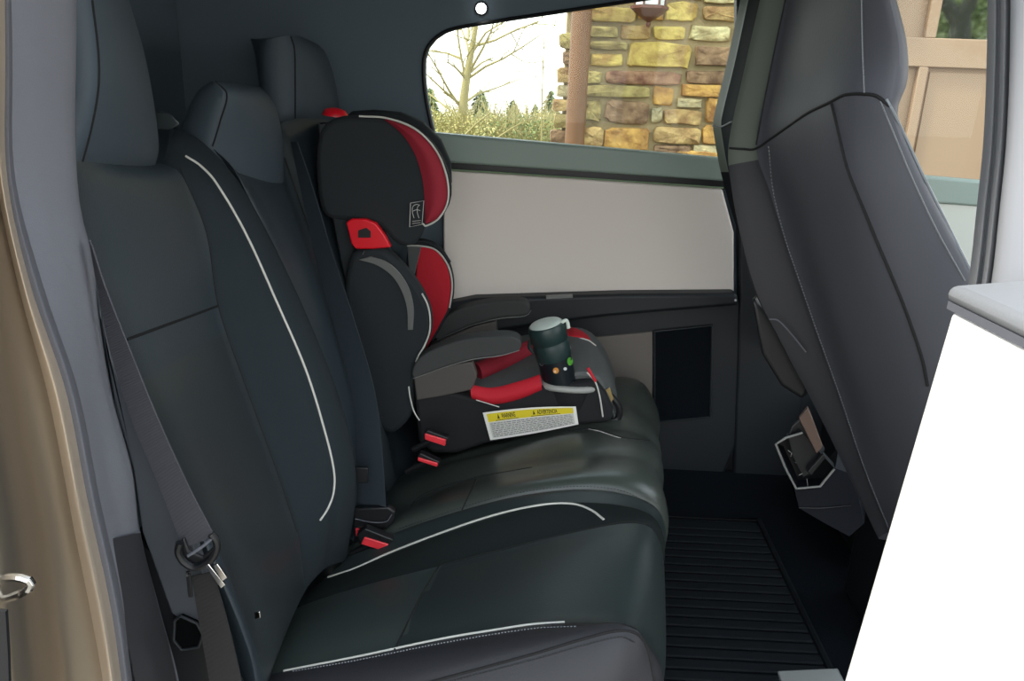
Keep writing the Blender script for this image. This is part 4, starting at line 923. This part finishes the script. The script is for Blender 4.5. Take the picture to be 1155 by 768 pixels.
# valley bank beyond the driveway
V = []; nx, ny = 30, 10
for j in range(ny):
    for i in range(nx):
        X_ = -30+60*i/(nx-1); Y_ = 11+45*j/(ny-1); V.append((X_, Y_, GZ-0.05-0.06*(Y_-11)+rng.uniform(-.05, .05)))
F = [(j*nx+i, j*nx+i+1, (j+1)*nx+i+1, (j+1)*nx+i) for j in range(ny-1) for i in range(nx-1)]
tag(mesh('hillside', V, F, mat('dry_grass', (170, 160, 104), 0.95, rgb2=(128, 128, 78), vs_=1.2, bump=0.5, bs=6)), kind='structure')
shr = []
for q_ in range(3):
    Vq, Fq = leafcloud(3200, (1.0, 0.9, 0.75), random.Random(20+q_), 0.03, 0.3)
    tw_ = []
    for k in range(60):
        a_ = rng.uniform(0, 6.28); e = np.array([math.cos(a_)*rng.uniform(.3, 1.05), math.sin(a_)*.7, rng.uniform(.2, 1.0)])
        tw_.append(tube([np.array([0, 0, -.75]), e*0.5+np.array([0, 0, -.2]), e], (0.014, 0.004), 4))
    me = bpy.data.meshes.new('foliage'); me.from_pydata([tuple(v) for v in Vq], [], Fq); me.materials.append(LEAVES[q_])
    Vt, Ft = join(tw_); mt = bpy.data.meshes.new('stem'); mt.from_pydata([tuple(v) for v in Vt], [], Ft); mt.materials.append(BARK)
    shr.append((me, mt))
names = ['olive', 'straw-coloured', 'green']
SH = [(478, 138, 13, 1.0), (497, 133, 15, 1.0), (515, 139, 14, 0.9), (535, 131, 16, 1.1), (553, 140, 13.5, .8), (570, 133, 17, 1.2), (590, 139, 14, .9), (608, 133, 16, 1.1), (625, 141, 13, .9), (643, 134, 15, 1), (460, 134, 16, 1.1),
      (486, 126, 22, 1.5), (510, 125, 24, 1.6), (540, 124, 23, 1.6), (565, 126, 24, 1.5), (592, 125, 22, 1.5), (618, 125, 24, 1.6), (640, 125, 23, 1.5), (500, 152, 11.5, .8), (545, 155, 11.5, .8), (585, 156, 11.5, .8), (615, 158, 11.5, .7)]
where = ['low at the left window corner', 'left of the bare tree trunk', 'at the foot of the bare tree', 'right of the bare tree trunk', 'below the pointed evergreen', 'below the small dark conifer', 'between conifer and sapling', 'beside the sapling', 'against the left end of the stone wall', 'behind the stone wall edge', 'beyond the dark rear pillar',
         'in the far row at the left window edge', 'in the far row behind the bare tree', 'in the far row behind the pointed evergreen', 'in the far row left of the small conifer', 'in the far row behind the sapling', 'in the far row near the wall', 'in the far row hidden by the wall', 'in the nearest row left, just above the sill', 'in the nearest row centre left, just above the sill', 'in the nearest row centre right, just above the sill', 'in the nearest row right, by the wall']
for i, (x, y, Y, s_) in enumerate(SH):
    y += 50 if Y > 20 else (40 if Y > 12 else 22)
    q_ = (i*7) % 3; c_ = P(x, y, Y=Y); e = empty('shrub', c_-np.array([0, 0, .75*s_]), '%s wild shrub %s' % (names[q_], where[i]), 'shrub', 'wild shrubs on the bank')
    for nm, me in (('foliage', shr[q_][0]), ('stem', shr[q_][1])):
        o = bpy.data.objects.new(nm, me); COL.objects.link(o); o.parent = e; o.location = (0, 0, .75*s_); o.scale = (s_, s_, s_); o.rotation_euler[2] = rng.uniform(0, 6); o['kind'] = 'stuff'
# fallen pale branches among the shrubs
fl = empty('fallen_branch', P(560, 150, Y=11), 'pale dead branch slanting up among the shrubs below the small conifer', 'branch')
parts = []
twigs(zy([(240, 680), (300, 620), (372, 562)], 10.9), 0.018, 1, parts, rng, 0.4); twigs(zy([(410, 700), (500, 640), (610, 585)], 10.9), 0.014, 1, parts, rng, 0.4); twigs(zy([(500, 640), (540, 680), (575, 720)], 10.9), 0.01, 1, parts, rng, 0.4)
mesh('branch', *join(parts), BARK, fl)
# trees behind the photographer, mirrored in the garage panes
def mirror_pt(px, py, D):
    g = P(px, py, Y=YG+0.03); d_ = g-CAM; d_ /= np.linalg.norm(d_); d_[1] = -d_[1]; return g+d_*D
rt_ = empty('forked_tree', (mirror_pt(1083, 40, 18)*np.array([1, 1, 0])+np.array([0, 0, GZ])), 'dark forked tree mirrored in the garage door panes', 'tree')
f_ = mirror_pt(1083, 16, 18); bA = mirror_pt(1083, 42, 18)
mesh('trunk', *tube([np.array([bA[0], bA[1], GZ]), bA, f_], (0.30, 0.24), 12, 10), BARKD, rt_)
mesh('branch', *tube([f_-np.array([0, 0, .2]), mirror_pt(1068, 4, 18), mirror_pt(1050, -20, 18)], (0.2, 0.12), 10, 12), BARKD, rt_)
mesh('branch', *tube([f_-np.array([0, 0, .2]), mirror_pt(1097, -4, 18), mirror_pt(1105, -30, 18)], (0.2, 0.14), 10, 12), BARKD, rt_)
bv, bf = leafcloud(5000, (1.9, 1.2, 1.6), random.Random(4), 0.075, 0.0)
for i, (x, y) in enumerate([(1020, 5), (1045, -5), (1080, -8), (1105, 5), (1000, 10)]):
    c_ = mirror_pt(x, y, 22+i % 2); e = empty('background_tree', (c_[0], c_[1], GZ), 'dense green tree mirrored in the garage door panes, %s' % ('left of the forked trunk', 'just left of the fork', 'right behind the fork', 'right of the forked trunk', 'farthest left of the row')[i], 'tree', 'trees mirrored in the garage panes')
    mesh('foliage', bv+c_, bf, LEAFD, e, smooth=False, kind='stuff'); mesh('trunk', *tube([(c_[0], c_[1], GZ), c_], (0.14, 0.08), 6), BARKD, e)
